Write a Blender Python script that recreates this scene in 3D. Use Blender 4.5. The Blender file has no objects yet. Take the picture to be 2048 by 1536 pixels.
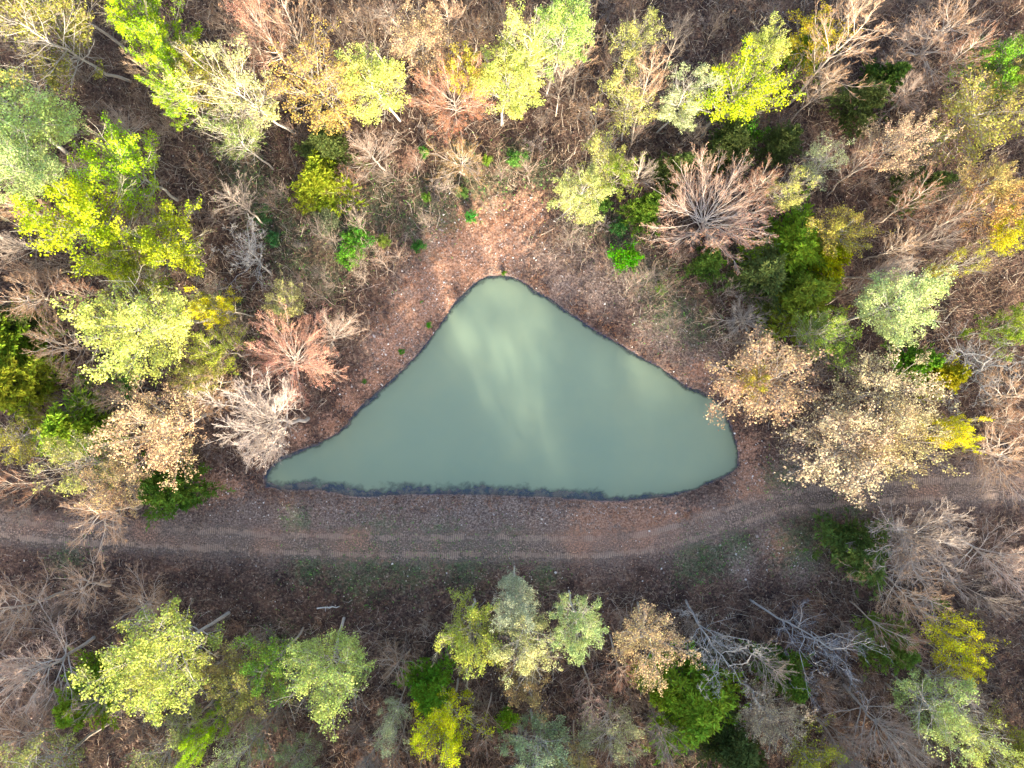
import bpy, math, random
import numpy as np
from mathutils import Vector, Matrix, Quaternion

# ------------------------------------------------------------------ camera, sky, sun
scene = bpy.context.scene
H = 75.0            # height of the camera above the water
S = 19.0            # photograph pixels per metre at water level
cam_d = bpy.data.cameras.new("camera")
cam_d.sensor_width = 36.0
cam_d.lens = 36.0 * (H * S) / 2048.0
cam_d.clip_end = 2000
cam = bpy.data.objects.new("camera", cam_d)
scene.collection.objects.link(cam)
cam.location = (0, 0, H)
scene.camera = cam

SUN_EL = math.radians(19)
SX, SY = 0.31, -0.95
world = bpy.data.worlds.new("World")
scene.world = world
world.use_nodes = True
wn = world.node_tree
sky = wn.nodes.new("ShaderNodeTexSky")
sky.sky_type = 'NISHITA'
sky.sun_disc = False
sky.dust_density = 2.5
sky.ozone_density = 0.3
sky.sun_elevation = SUN_EL
sky.sun_rotation = math.atan2(SX, SY)
bg = wn.nodes["Background"]
bg.inputs["Strength"].default_value = 0.15
wn.links.new(sky.outputs[0], bg.inputs[0])
sun_d = bpy.data.lights.new("sun", 'SUN')
sun_d.energy = 4.3
sun_d.angle = math.radians(1.5)
sun_d.color = (1.0, 0.88, 0.66)
sun = bpy.data.objects.new("sun", sun_d)
scene.collection.objects.link(sun)
sdir = Vector((-SX * math.cos(SUN_EL), -SY * math.cos(SUN_EL), -math.sin(SUN_EL)))
sun.rotation_euler = sdir.to_track_quat('-Z', 'Y').to_euler()
sun.location = (20, -60, 60)

vs = scene.view_settings
vs.view_transform = 'Standard'
vs.look = 'None'
vs.exposure = 2.05
vs.gamma = 1.0
scene.cycles.max_bounces = 6
scene.cycles.diffuse_bounces = 3
scene.cycles.transmission_bounces = 3
scene.cycles.transparent_max_bounces = 8

rng = np.random.default_rng(11)
C = scene.collection

# ------------------------------------------------------------------ small helpers
def W(px, py, z=0.0):
    """photograph pixel -> place on the ground plane at height z"""
    k = (H - z) / H / S
    return ((px - 1024) * k, (768 - py) * k)

def lin(r, g, b):
    return tuple(((c / 255) / 12.92 if c / 255 <= 0.04045 else ((c / 255 + 0.055) / 1.055) ** 2.4) for c in (r, g, b))

def mesh_np(name, verts, faces, mat=None, smooth=False):
    """faces: (n,k) int array or list of such arrays"""
    if not isinstance(faces, list):
        faces = [faces]
    me = bpy.data.meshes.new(name)
    verts = np.asarray(verts, np.float32).reshape(-1, 3)
    me.vertices.add(len(verts))
    me.vertices.foreach_set("co", verts.ravel())
    loops = np.concatenate([f.ravel() for f in faces]).astype(np.int32)
    tot = np.concatenate([np.full(len(f), f.shape[1]) for f in faces]).astype(np.int32)
    start = np.concatenate([[0], np.cumsum(tot)[:-1]]).astype(np.int32)
    me.loops.add(len(loops))
    me.loops.foreach_set("vertex_index", loops)
    me.polygons.add(len(tot))
    me.polygons.foreach_set("loop_start", start)
    me.polygons.foreach_set("loop_total", tot)
    me.polygons.foreach_set("use_smooth", np.full(len(tot), smooth))
    me.update(calc_edges=True)
    me.validate()
    if mat:
        me.materials.append(mat)
    return me

def norm(v):
    return v / np.maximum(np.linalg.norm(v, axis=-1, keepdims=True), 1e-9)

def tubes(P, R, s):
    """P (n,k,3) polylines, R (n,k) radii -> verts, quads"""
    n, k, _ = P.shape
    d = norm(np.gradient(P, axis=1))
    ref = np.where(np.abs(d[..., 2:3]) > 0.9, np.array([1.0, 0, 0]), np.array([0, 0, 1.0]))
    u = norm(np.cross(d, ref))
    v = np.cross(d, u)
    a = np.arange(s) * 2 * math.pi / s
    ring = P[:, :, None] + R[:, :, None, None] * (u[:, :, None] * np.cos(a)[:, None] + v[:, :, None] * np.sin(a)[:, None])
    idx = np.arange(n * k * s).reshape(n, k, s)
    a0 = idx[:, :-1]; b0 = idx[:, 1:]
    f = np.stack([a0, np.roll(a0, -1, 2), np.roll(b0, -1, 2), b0], -1).reshape(-1, 4)
    return ring.reshape(-1, 3), f

def join(parts):
    vs_, fs, o = [], [], 0
    for v, f in parts:
        vs_.append(v); fs.append(f + o); o += len(v)
    return np.concatenate(vs_), np.concatenate(fs)

def leaves(pos, size, rng, flat=0.0, aspect=0.6, droop=0.0):
    """rhombic leaves at pos (n,3)"""
    n = len(pos)
    a = norm(rng.normal(size=(n, 3)) * np.array([1, 1, 1 - flat]))
    b = norm(np.cross(a, rng.normal(size=(n, 3)) * np.array([1, 1, 0.3]) if flat > 0.5 else rng.normal(size=(n, 3))))
    sz = size * rng.uniform(0.6, 1.35, n)[:, None]
    c = np.cross(a, b)
    v = np.stack([pos - a * sz * .5, pos + b * sz * .5 * aspect + c * sz * .1, pos + a * sz * .5, pos - b * sz * .5 * aspect + c * sz * .1], 1)
    return v.reshape(-1, 3), np.arange(n * 4).reshape(n, 4)

# ------------------------------------------------------------------ materials
def new_mat(name):
    m = bpy.data.materials.new(name)
    m.use_nodes = True
    m.node_tree.nodes.clear()
    nt = m.node_tree
    out = nt.nodes.new("ShaderNodeOutputMaterial")
    return m, nt, out

def ramp(nt, fac, stops, interp='LINEAR'):
    r = nt.nodes.new("ShaderNodeValToRGB")
    r.color_ramp.interpolation = interp
    els = r.color_ramp.elements
    while len(els) < len(stops):
        els.new(0.5)
    for e, (p, c) in zip(els, stops):
        e.position = p
        e.color = (*c, 1) if len(c) == 3 else c
    nt.links.new(fac, r.inputs[0])
    return r.outputs[0]

def noise(nt, scale, detail=3, rough=0.6, vec=None, dist=0.0, out=0):
    n = nt.nodes.new("ShaderNodeTexNoise")
    n.inputs["Scale"].default_value = scale
    n.inputs["Detail"].default_value = detail
    n.inputs["Roughness"].default_value = rough
    n.inputs["Distortion"].default_value = dist
    if vec is not None:
        nt.links.new(vec, n.inputs["Vector"])
    return n.outputs[out]

def mix(nt, fac, a, b, mode='MIX'):
    m = nt.nodes.new("ShaderNodeMix")
    m.data_type = 'RGBA'
    m.blend_type = mode
    for sock, val in ((m.inputs[0], fac), (m.inputs[6], a), (m.inputs[7], b)):
        if isinstance(val, (float, int)):
            sock.default_value = val
        elif isinstance(val, tuple):
            sock.default_value = (*val, 1)
        else:
            nt.links.new(val, sock)
    return m.outputs[2]

def math_n(nt, op, a, b=None, c=None, clamp=False):
    m = nt.nodes.new("ShaderNodeMath")
    m.operation = op
    m.use_clamp = clamp
    for i, val in enumerate((a, b, c)):
        if val is None:
            continue
        if isinstance(val, (float, int)):
            m.inputs[i].default_value = val
        else:
            nt.links.new(val, m.inputs[i])
    return m.outputs[0]

def island_rand(nt):
    g = nt.nodes.new("ShaderNodeNewGeometry")
    return g.outputs["Random Per Island"]

def leaf_mat(name, var=0.35, trans=0.4):
    """leaf colour comes from the tree's own object colour, each leaf a little different"""
    m, nt, out = new_mat(name)
    oi = nt.nodes.new("ShaderNodeObjectInfo")
    ir = island_rand(nt)
    hsv = nt.nodes.new("ShaderNodeHueSaturation")
    nt.links.new(oi.outputs["Color"], hsv.inputs["Color"])
    nt.links.new(math_n(nt, 'MULTIPLY_ADD', ir, 0.045, 0.478), hsv.inputs["Hue"])
    nt.links.new(math_n(nt, 'MULTIPLY_ADD', ir, var * 2, 1 - var), hsv.inputs["Value"])
    tco = nt.nodes.new('ShaderNodeTexCoord').outputs['Object']
    n = noise(nt, 0.45, 3, 0.6, tco)
    hsv2 = nt.nodes.new("ShaderNodeHueSaturation")
    nt.links.new(hsv.outputs[0], hsv2.inputs["Color"])
    nt.links.new(math_n(nt, 'MULTIPLY_ADD', n, -0.13, 0.562), hsv2.inputs["Hue"])
    nt.links.new(math_n(nt, 'MULTIPLY_ADD', n, 1.2, 0.4), hsv2.inputs["Value"])
    d = nt.nodes.new("ShaderNodeBsdfDiffuse")
    t = nt.nodes.new("ShaderNodeBsdfTranslucent")
    nt.links.new(hsv2.outputs[0], d.inputs[0])
    nt.links.new(hsv2.outputs[0], t.inputs[0])
    ms = nt.nodes.new("ShaderNodeMixShader")
    ms.inputs[0].default_value = trans
    nt.links.new(d.outputs[0], ms.inputs[1])
    nt.links.new(t.outputs[0], ms.inputs[2])
    nt.links.new(ms.outputs[0], out.inputs[0])
    return m

def bark_mat(name):
    """bark, coloured from the object colour with blotches and streaks"""
    m, nt, out = new_mat(name)
    oi = nt.nodes.new("ShaderNodeObjectInfo")
    tco = nt.nodes.new('ShaderNodeTexCoord').outputs['Object']
    n = noise(nt, 1.3, 4, 0.6, tco)
    n2 = noise(nt, 9.0, 3, 0.6, tco)
    f = math_n(nt, 'MULTIPLY_ADD', n, 0.9, 0.3)
    f2 = math_n(nt, 'MULTIPLY_ADD', n2, 0.5, 0.78)
    hsv = nt.nodes.new("ShaderNodeHueSaturation")
    nt.links.new(oi.outputs["Color"], hsv.inputs["Color"])
    nt.links.new(math_n(nt, 'MULTIPLY', f, f2), hsv.inputs["Value"])
    b = nt.nodes.new("ShaderNodeBsdfPrincipled")
    b.inputs["Roughness"].default_value = 0.9
    b.inputs["Specular IOR Level"].default_value = 0.15
    nt.links.new(hsv.outputs[0], b.inputs["Base Color"])
    nt.links.new(b.outputs[0], out.inputs[0])
    return m

def scatter_mat(name, stops, rough=0.9, spec=0.1):
    m, nt, out = new_mat(name)
    ir = island_rand(nt)
    c = ramp(nt, ir, stops)
    b = nt.nodes.new("ShaderNodeBsdfPrincipled")
    b.inputs["Roughness"].default_value = rough
    b.inputs["Specular IOR Level"].default_value = spec
    nt.links.new(c, b.inputs["Base Color"])
    nt.links.new(b.outputs[0], out.inputs[0])
    return m

M_LEAF = leaf_mat("young_leaves", 0.5, 0.25)
M_NEEDLE = leaf_mat("needles", 0.45, 0.25)
M_BARK = bark_mat("bark")
M_TWIG = bark_mat("twigs")

# ------------------------------------------------------------------ the pond outline, the road, the height of the ground
pond_px = [(975,553),(1002,551),(1030,556),(1055,570),(1075,585),(1100,597),(1130,620),(1160,640),(1190,662),(1215,675),
 (1250,695),(1290,720),(1320,735),(1350,757),(1375,775),(1405,783),(1432,800),(1452,830),(1468,870),(1475,900),(1477,930),
 (1463,957),(1440,980),(1410,1003),(1375,1015),(1330,1013),(1270,1010),(1210,1005),(1150,998),(1090,993),(1000,990),
 (900,988),(830,988),(780,990),(740,994),(700,992),(660,983),(630,978),(600,980),(560,978),(533,972),(527,960),(535,940),(560,915),
 (600,900),(640,885),(670,870),(692,850),(710,825),(735,800),(765,775),(800,745),(830,715),(850,690),(870,665),
 (890,635),(908,608),(935,580),(955,562)]
POND = np.array([W(*p) for p in pond_px])
road_px = [(-700,1030),(-300,1035),(-80,1042),(80,1060),(250,1069),(400,1077),(560,1084),(700,1088),(900,1090),(1100,1091),(1240,1085),
 (1366,1064),(1450,1036),(1550,1006),(1650,991),(1800,980),(2048,975),(2500,980),(2900,975)]
ROAD = np.array([W(*p) for p in road_px])

def catmull(P, n):
    P = np.asarray(P); out = []
    Q = np.vstack([2 * P[0] - P[1], P, 2 * P[-1] - P[-2]])
    for i in range(1, len(Q) - 2):
        for t in np.arange(n) / n:
            out.append(0.5 * ((2 * Q[i]) + (-Q[i-1] + Q[i+1]) * t + (2*Q[i-1] - 5*Q[i] + 4*Q[i+1] - Q[i+2]) * t*t
                       + (-Q[i-1] + 3*Q[i] - 3*Q[i+1] + Q[i+2]) * t**3))
    out.append(P[-1])
    return np.array(out)
ROADC = catmull(ROAD, 8)

def seg_dist(x, y, P, closed):
    x = np.asarray(x, float); y = np.asarray(y, float)
    best = np.full(x.shape, 1e9); side = np.zeros(x.shape, bool); along = np.zeros(x.shape); cross = np.zeros(x.shape)
    m = len(P); acc = 0.0
    for i in range(m if closed else m - 1):
        a = P[i]; b = P[(i + 1) % m]; d = b - a; L = math.hypot(*d)
        t = np.clip(((x - a[0]) * d[0] + (y - a[1]) * d[1]) / (L * L), 0, 1)
        dx = x - a[0] - t * d[0]; dy = y - a[1] - t * d[1]
        dd = np.hypot(dx, dy)
        w = dd < best
        best = np.where(w, dd, best)
        along = np.where(w, acc + t * L, along)
        cross = np.where(w, np.sign(d[0] * dy - d[1] * dx) * dd, cross)
        if closed:
            c = ((a[1] > y) != (b[1] > y)) & (x < (b[0] - a[0]) * (y - a[1]) / (b[1] - a[1] + 1e-12) + a[0])
            side ^= c
        acc += L
    return best, side, along, cross

def pond_sd(x, y):
    d, inside, _, _ = seg_dist(x, y, POND, True)
    return np.where(inside, -d, d)

_w = rng.uniform(-1, 1, (14, 2)); _p = rng.uniform(0, 6.28, 14)
def wob(x, y, f):
    s = 0
    for i in range(7):
        s = s + np.sin(f * (1 + i * 0.45) * (x * _w[i, 0] * 1.6 + y * _w[i, 1] * 1.6) + _p[i])
    return s / 7
def smooth(a, b, x):
    t = np.clip((x - a) / (b - a), 0, 1)
    return t * t * (3 - 2 * t)

def ground_z(x, y):
    x = np.asarray(x, float); y = np.asarray(y, float)
    sd = pond_sd(x, y)
    far = smooth(2, 18, sd)
    bank = np.where(sd > 0, 0.55 * (1 - np.exp(-sd / 1.2)), np.maximum(sd * (0.19 + 0.32 * smooth(-10.5, -7.5, y)) - 0.04 * (sd < 0), -1.6))
    z = bank + 0.16 * wob(x, y, 1.6) * smooth(0.4, 3, np.abs(sd)) + (0.055 * wob(x + 5, y - 3, 4.5) + 0.035 * wob(y, x, 9.0)) * np.where(sd > 0, 1, 0.6)
    z = z + far * (0.7 * wob(x, y, 0.09) + 0.35 * wob(x + 40, y, 0.25))
    # the ground is flattened under the dirt road, and falls away a little below it
    rd, _, _, rc = seg_dist(x, y, ROADC, False)
    k = 1 - smooth(2.2, 5.0, rd)
    z = z * (1 - k) + k * (0.62 + 0.05 * wob(x, y, 0.2))
    rut = np.exp(-((np.abs(rc) - 1.0) / 0.35) ** 2)
    z = z - 0.09 * rut * (rd < 3)
    z = z - 0.8 * smooth(3, 12, -rc) * (rd < 60)
    return z

# zones of bare dirt / grass, as blobs given in photograph pixels (x, y, radius)
dirt_blobs = [(985,430,55),(950,470,70),(1000,480,60),(905,525,55),(860,570,50),(830,620,50),(800,660,45),(780,700,40),(880,600,35),(940,540,35),
 (1060,420,40),(700,800,22),(740,760,25),(660,850,20),(1190,1035,50),(1240,1035,45),(1290,1035,45),(1340,1040,40),
 (1400,1035,25),(430,970,35),(470,975,25),(1400,740,25),(600,870,18),(820,330,20),
 (1490,900,30),(1500,960,40),(1560,1090,30)]
grass_blobs = [(760,400,60),(820,440,50),(880,420,40),(700,420,50),(960,370,50),(1000,360,40),(1080,350,40),(600,520,60),(650,560,50),(700,490,60),(640,450,45),(850,400,55),(920,365,50),(900,450,25),(1030,320,40),(1340,620,60),(1390,650,50),(1300,560,45),(1250,460,50),
 (720,1128,70),(820,1125,60),(930,1128,50),(880,1090,50),(760,1088,60),(1010,1090,40),(620,1130,40),(1090,1150,30),(1420,1115,45),(1380,1130,40),
 (145,1105,40),(1470,1090,40),(650,390,40),(560,450,60),(540,420,60),(500,370,60),(480,300,60),(240,820,50),(450,640,60),
 (1560,960,40),(1600,1090,60),(1700,1000,40),(600,1040,30),(1330,560,40),(300,560,40),(560,1330,70),(470,1400,60),(1180,430,50),(1840,300,40),
 (1500,540,60),(870,1370,40),(1420,1330,60),(1360,1480,60),(930,330,40),(760,430,45),(1390,1100,40)]
pale_blobs = [(700,1030,60),(900,1035,60),(1000,1035,60),(1100,1040,60),(1200,1070,70),(1330,1060,60),(1430,1040,50),(600,1040,60),(500,1040,60),(450,1060,60),(1000,1070,60),(850,1070,60),(700,1070,60),(1100,1075,60),(550,1080,50),(1250,560,60),(1200,560,60),(1330,660,60),(1120,500,60),(1400,720,50),(1130,570,40),(760,1035,60),(850,1040,80),(950,1035,80),(1050,1035,60),
 (650,1030,60),(1540,1080,45),(1600,1130,40),(1500,1000,60),(880,500,60),(840,580,60),(790,680,60),(740,1010,60),(1580,940,40),(1480,1120,40),
 (1000,500,60),(1720,960,60),(1850,960,60),(1950,960,60),(560,1050,50),(350,1050,60)]
def blobs(x, y, L):
    m = np.zeros(np.shape(x))
    for px, py, r in L:
        bx, by = W(px, py)
        rr = r / S
        m = np.maximum(m, 1.15 * np.exp(-(((x - bx) ** 2 + (y - by) ** 2) / (rr * rr)) * 0.8))
    return np.clip(m, 0, 1)

clear_px = [(560,560),(600,420),(700,300),(830,300),(1000,330),(1120,330),(1180,440),(1330,520),(1420,640),(1440,760),(1520,840),(1560,930),
 (2100,930),(2100,1030),(1640,1060),(1620,1180),(1400,1180),(1000,1170),(780,1240),(480,1230),(330,1160),(0,1150),(-100,1100),(-100,1030),(300,1020),(480,960),(560,870),(700,700)]
CLEAR = np.array([W(*p) for p in clear_px])
def clear_sd(x, y):
    d, inside, _, _ = seg_dist(x, y, CLEAR, True)
    return np.where(inside, -d, d)

# ------------------------------------------------------------------ ground sheet
def axis(a, b, step, far):
    mid = np.arange(a, b + step * .5, step)
    out, s = [], step
    x = mid[-1]
    while x < far:
        s *= 1.35; x += s; out.append(x)
    out = np.array(out)
    return np.concatenate([a - (out[::-1] - b), mid, out])

def ground_material():
    m, nt, out = new_mat("forest_floor")
    at = nt.nodes.new("ShaderNodeAttribute"); at.attribute_name = "zones"
    sep = nt.nodes.new("ShaderNodeSeparateColor")
    nt.links.new(at.outputs["Color"], sep.inputs[0])
    dirt, grass, pale = sep.outputs[0], sep.outputs[1], sep.outputs[2]
    wet = at.outputs["Alpha"]
    tc = nt.nodes.new("ShaderNodeTexCoord").outputs["Object"]
    n_f = noise(nt, 5.0, 5, 0.85, tc)
    n_m = noise(nt, 1.6, 4, 0.65, tc)
    n_l = noise(nt, 0.28, 4, 0.6, tc)
    vor = nt.nodes.new("ShaderNodeTexVoronoi"); vor.inputs["Scale"].default_value = 4.8
    nt.links.new(tc, vor.inputs["Vector"])
    vsep = nt.nodes.new("ShaderNodeSeparateColor"); nt.links.new(vor.outputs["Color"], vsep.inputs[0])
    # leaf litter: each cell a leaf of its own brown
    litter = ramp(nt, vsep.outputs[0], [(0, (0.03, 0.022, 0.027)), (0.3, (0.085, 0.048, 0.052)), (0.6, (0.22, 0.12, 0.11)), (0.85, (0.42, 0.26, 0.21)), (1.0, (0.66, 0.52, 0.45))])
    litter = mix(nt, math_n(nt, 'MULTIPLY_ADD', n_m, 2.2, -0.7, clamp=True), litter, (0.055, 0.035, 0.036), 'MIX')
    litter = mix(nt, 0.5, litter, ramp(nt, n_f, [(0.36, (0.02, 0.015, 0.02)), (0.5, (0.12, 0.076, 0.07)), (0.66, (0.50, 0.35, 0.27))]))
    litter = mix(nt, math_n(nt, 'MULTIPLY_ADD', n_l, 3.0, -1.25, clamp=True), litter, mix(nt, 0.6, litter, (0.15, 0.085, 0.07)))
    tone = ramp(nt, noise(nt, 0.42, 5, 0.7, tc), [(0.36, (0.38, 0.39, 0.40)), (0.5, (0.76, 0.77, 0.72)), (0.64, (1.15, 1.12, 0.95))])
    litter = mix(nt, 1.0, litter, tone, 'MULTIPLY')
    palec = ramp(nt, n_f, [(0.36, (0.05, 0.036, 0.035)), (0.5, (0.24, 0.175, 0.15)), (0.66, (0.62, 0.49, 0.42))])
    pale_m = math_n(nt, 'ADD', pale, math_n(nt, 'MULTIPLY_ADD', n_m, 1.6, -0.95), clamp=True)
    c = mix(nt, math_n(nt, 'MULTIPLY', pale_m, 0.9), litter, palec)
    dirtc = ramp(nt, n_f, [(0.35, (0.10, 0.05, 0.035)), (0.5, (0.38, 0.205, 0.135)), (0.66, (0.66, 0.43, 0.33))])
    n_d = noise(nt, 2.6, 5, 0.75, tc)
    dirt_m = math_n(nt, 'MULTIPLY', math_n(nt, 'ADD', dirt, math_n(nt, 'MULTIPLY_ADD', n_d, 4.5, -2.6)), 1.5, clamp=True)
    c = mix(nt, dirt_m, c, dirtc)
    grassc = ramp(nt, n_f, [(0.3, (0.035, 0.05, 0.035)), (0.5, (0.085, 0.14, 0.065)), (0.7, (0.24, 0.33, 0.17))])
    n_g = noise(nt, 1.9, 5, 0.7, tc)
    grass_m = math_n(nt, 'ADD', math_n(nt, 'MULTIPLY', grass, 1.0), math_n(nt, 'MULTIPLY_ADD', n_g, 3.6, -2.2), clamp=True)
    c = mix(nt, math_n(nt, 'MULTIPLY', grass_m, 0.7), c, grassc)
    # wet dark mud by and under the water
    wetc = mix(nt, math_n(nt, 'MULTIPLY_ADD', noise(nt, 0.9, 4, 0.65, tc), 6.0, -2.7, clamp=True), (0.085, 0.095, 0.21), (0.52, 0.36, 0.29))
    c = mix(nt, wet, c, wetc)
    b = nt.nodes.new("ShaderNodeBsdfPrincipled")
    b.inputs["Roughness"].default_value = 0.95
    b.inputs["Specular IOR Level"].default_value = 0.1
    nt.links.new(c, b.inputs["Base Color"])
    bump = nt.nodes.new("ShaderNodeBump"); bump.inputs["Strength"].default_value = 0.9; bump.inputs["Distance"].default_value = 0.12
    hh = math_n(nt, 'ADD', math_n(nt, 'MULTIPLY', vsep.outputs[1], 0.35), math_n(nt, 'ADD', n_f, math_n(nt, 'MULTIPLY', n_m, 1.4)))
    nt.links.new(hh, bump.inputs["Height"])
    nt.links.new(bump.outputs[0], b.inputs["Normal"])
    nt.links.new(b.outputs[0], out.inputs[0])
    return m

gx = axis(-64, 64, 0.25, 380)
gy = axis(-50, 50, 0.25, 380)
XX, YY = np.meshgrid(gx, gy)
ZZ = ground_z(XX, YY)
gv = np.stack([XX, YY, ZZ], -1).reshape(-1, 3)
nx, ny = len(gx), len(gy)
gi = np.arange(nx * ny).reshape(ny, nx)
gf = np.stack([gi[:-1, :-1], gi[:-1, 1:], gi[1:, 1:], gi[1:, :-1]], -1).reshape(-1, 4)
me = mesh_np("ground", gv, gf, ground_material(), True)
sdg = pond_sd(XX, YY)
zones = np.zeros((ny, nx, 4), np.float32)
zones[..., 0] = blobs(XX, YY, dirt_blobs)
zones[..., 1] = blobs(XX, YY, grass_blobs)
zones[..., 2] = np.maximum(blobs(XX, YY, pale_blobs), 0.55 * (1 - smooth(1.0, 3.6, seg_dist(XX, YY, ROADC, False)[0])))
zones[..., 3] = (1 - smooth(-0.10, 0.03, ZZ)) * (sdg < 1.5)
ca = me.color_attributes.new("zones", 'FLOAT_COLOR', 'POINT')
ca.data.foreach_set("color", zones.ravel())
g = bpy.data.objects.new("ground", me); C.objects.link(g); g["kind"] = "structure"

# ------------------------------------------------------------------ water
def water_material():
    m, nt, out = new_mat("murky_water")
    at = nt.nodes.new("ShaderNodeAttribute"); at.attribute_name = "depth"
    tc = nt.nodes.new("ShaderNodeTexCoord").outputs["Object"]
    mp = nt.nodes.new("ShaderNodeMapping"); mp.inputs["Scale"].default_value = (1.0, 1.0, 1.0)
    nt.links.new(tc, mp.inputs[0])
    n1 = noise(nt, 0.8, 5, 0.62, mp.outputs[0], 0.4)
    n2 = noise(nt, 0.12, 3, 0.5, tc, 0.6)
    depth = at.outputs["Fac"]
    murk = math_n(nt, 'ADD', math_n(nt, 'MULTIPLY', depth, 2.4), math_n(nt, 'MULTIPLY_ADD', n1, 2.6, -2.9))
    murk = math_n(nt, 'ADD', murk, math_n(nt, 'MULTIPLY', n2, 2.4))
    murk = math_n(nt, 'MAXIMUM', murk, 0.25)
    murk = math_n(nt, 'MINIMUM', murk, 1.0)
    col = mix(nt, math_n(nt, 'MULTIPLY_ADD', n2, 2.0, -0.5, clamp=True), (0.218, 0.292, 0.212), (0.25, 0.31, 0.212))
    d = nt.nodes.new("ShaderNodeBsdfPrincipled"); nt.links.new(col, d.inputs["Base Color"])
    d.subsurface_method = 'BURLEY'
    d.inputs["Subsurface Weight"].default_value = 1.0
    d.inputs["Subsurface Radius"].default_value = (1.0, 1.0, 1.0)
    d.inputs["Subsurface Scale"].default_value = 5.0
    d.inputs["Specular IOR Level"].default_value = 0.0
    d.inputs["Roughness"].default_value = 1.0
    tr = nt.nodes.new("ShaderNodeBsdfTransparent"); tr.inputs[0].default_value = (0.8, 0.8, 0.9, 1)
    body = nt.nodes.new("ShaderNodeMixShader")
    nt.links.new(murk, body.inputs[0]); nt.links.new(tr.outputs[0], body.inputs[1]); nt.links.new(d.outputs[0], body.inputs[2])
    gl = nt.nodes.new("ShaderNodeBsdfGlossy"); gl.inputs["Roughness"].default_value = 0.12
    fr = nt.nodes.new("ShaderNodeFresnel"); fr.inputs["IOR"].default_value = 1.33
    ms = nt.nodes.new("ShaderNodeMixShader")
    nt.links.new(fr.outputs[0], ms.inputs[0]); nt.links.new(body.outputs[0], ms.inputs[1]); nt.links.new(gl.outputs[0], ms.inputs[2])
    bump = nt.nodes.new("ShaderNodeBump"); bump.inputs["Strength"].default_value = 0.25; bump.inputs["Distance"].default_value = 0.02
    nt.links.new(noise(nt, 5.0, 3, 0.6, tc), bump.inputs["Height"])
    nt.links.new(bump.outputs[0], gl.inputs["Normal"])
    nt.links.new(ms.outputs[0], out.inputs[0])
    return m
wx = np.arange(POND[:, 0].min() - 1.5, POND[:, 0].max() + 1.5, 0.25)
wy = np.arange(POND[:, 1].min() - 1.5, POND[:, 1].max() + 1.5, 0.25)
WX, WY = np.meshgrid(wx, wy)
wz = ground_z(WX, WY)
wi = np.arange(WX.size).reshape(WX.shape)
keep = (pond_sd(WX, WY) < 0.9)
kf = keep[:-1, :-1] | keep[1:, 1:]
wf = np.stack([wi[:-1, :-1][kf], wi[:-1, 1:][kf], wi[1:, 1:][kf], wi[1:, :-1][kf]], -1)
me = mesh_np("pond_water", np.stack([WX, WY, np.zeros_like(WX)], -1), wf, water_material(), True)
da = me.attributes.new("depth", 'FLOAT', 'POINT')
da.data.foreach_set("value", np.clip(-wz / 0.45, 0, 1).astype(np.float32).ravel())
o = bpy.data.objects.new("pond_water", me); C.objects.link(o); o["kind"] = "structure"

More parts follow.
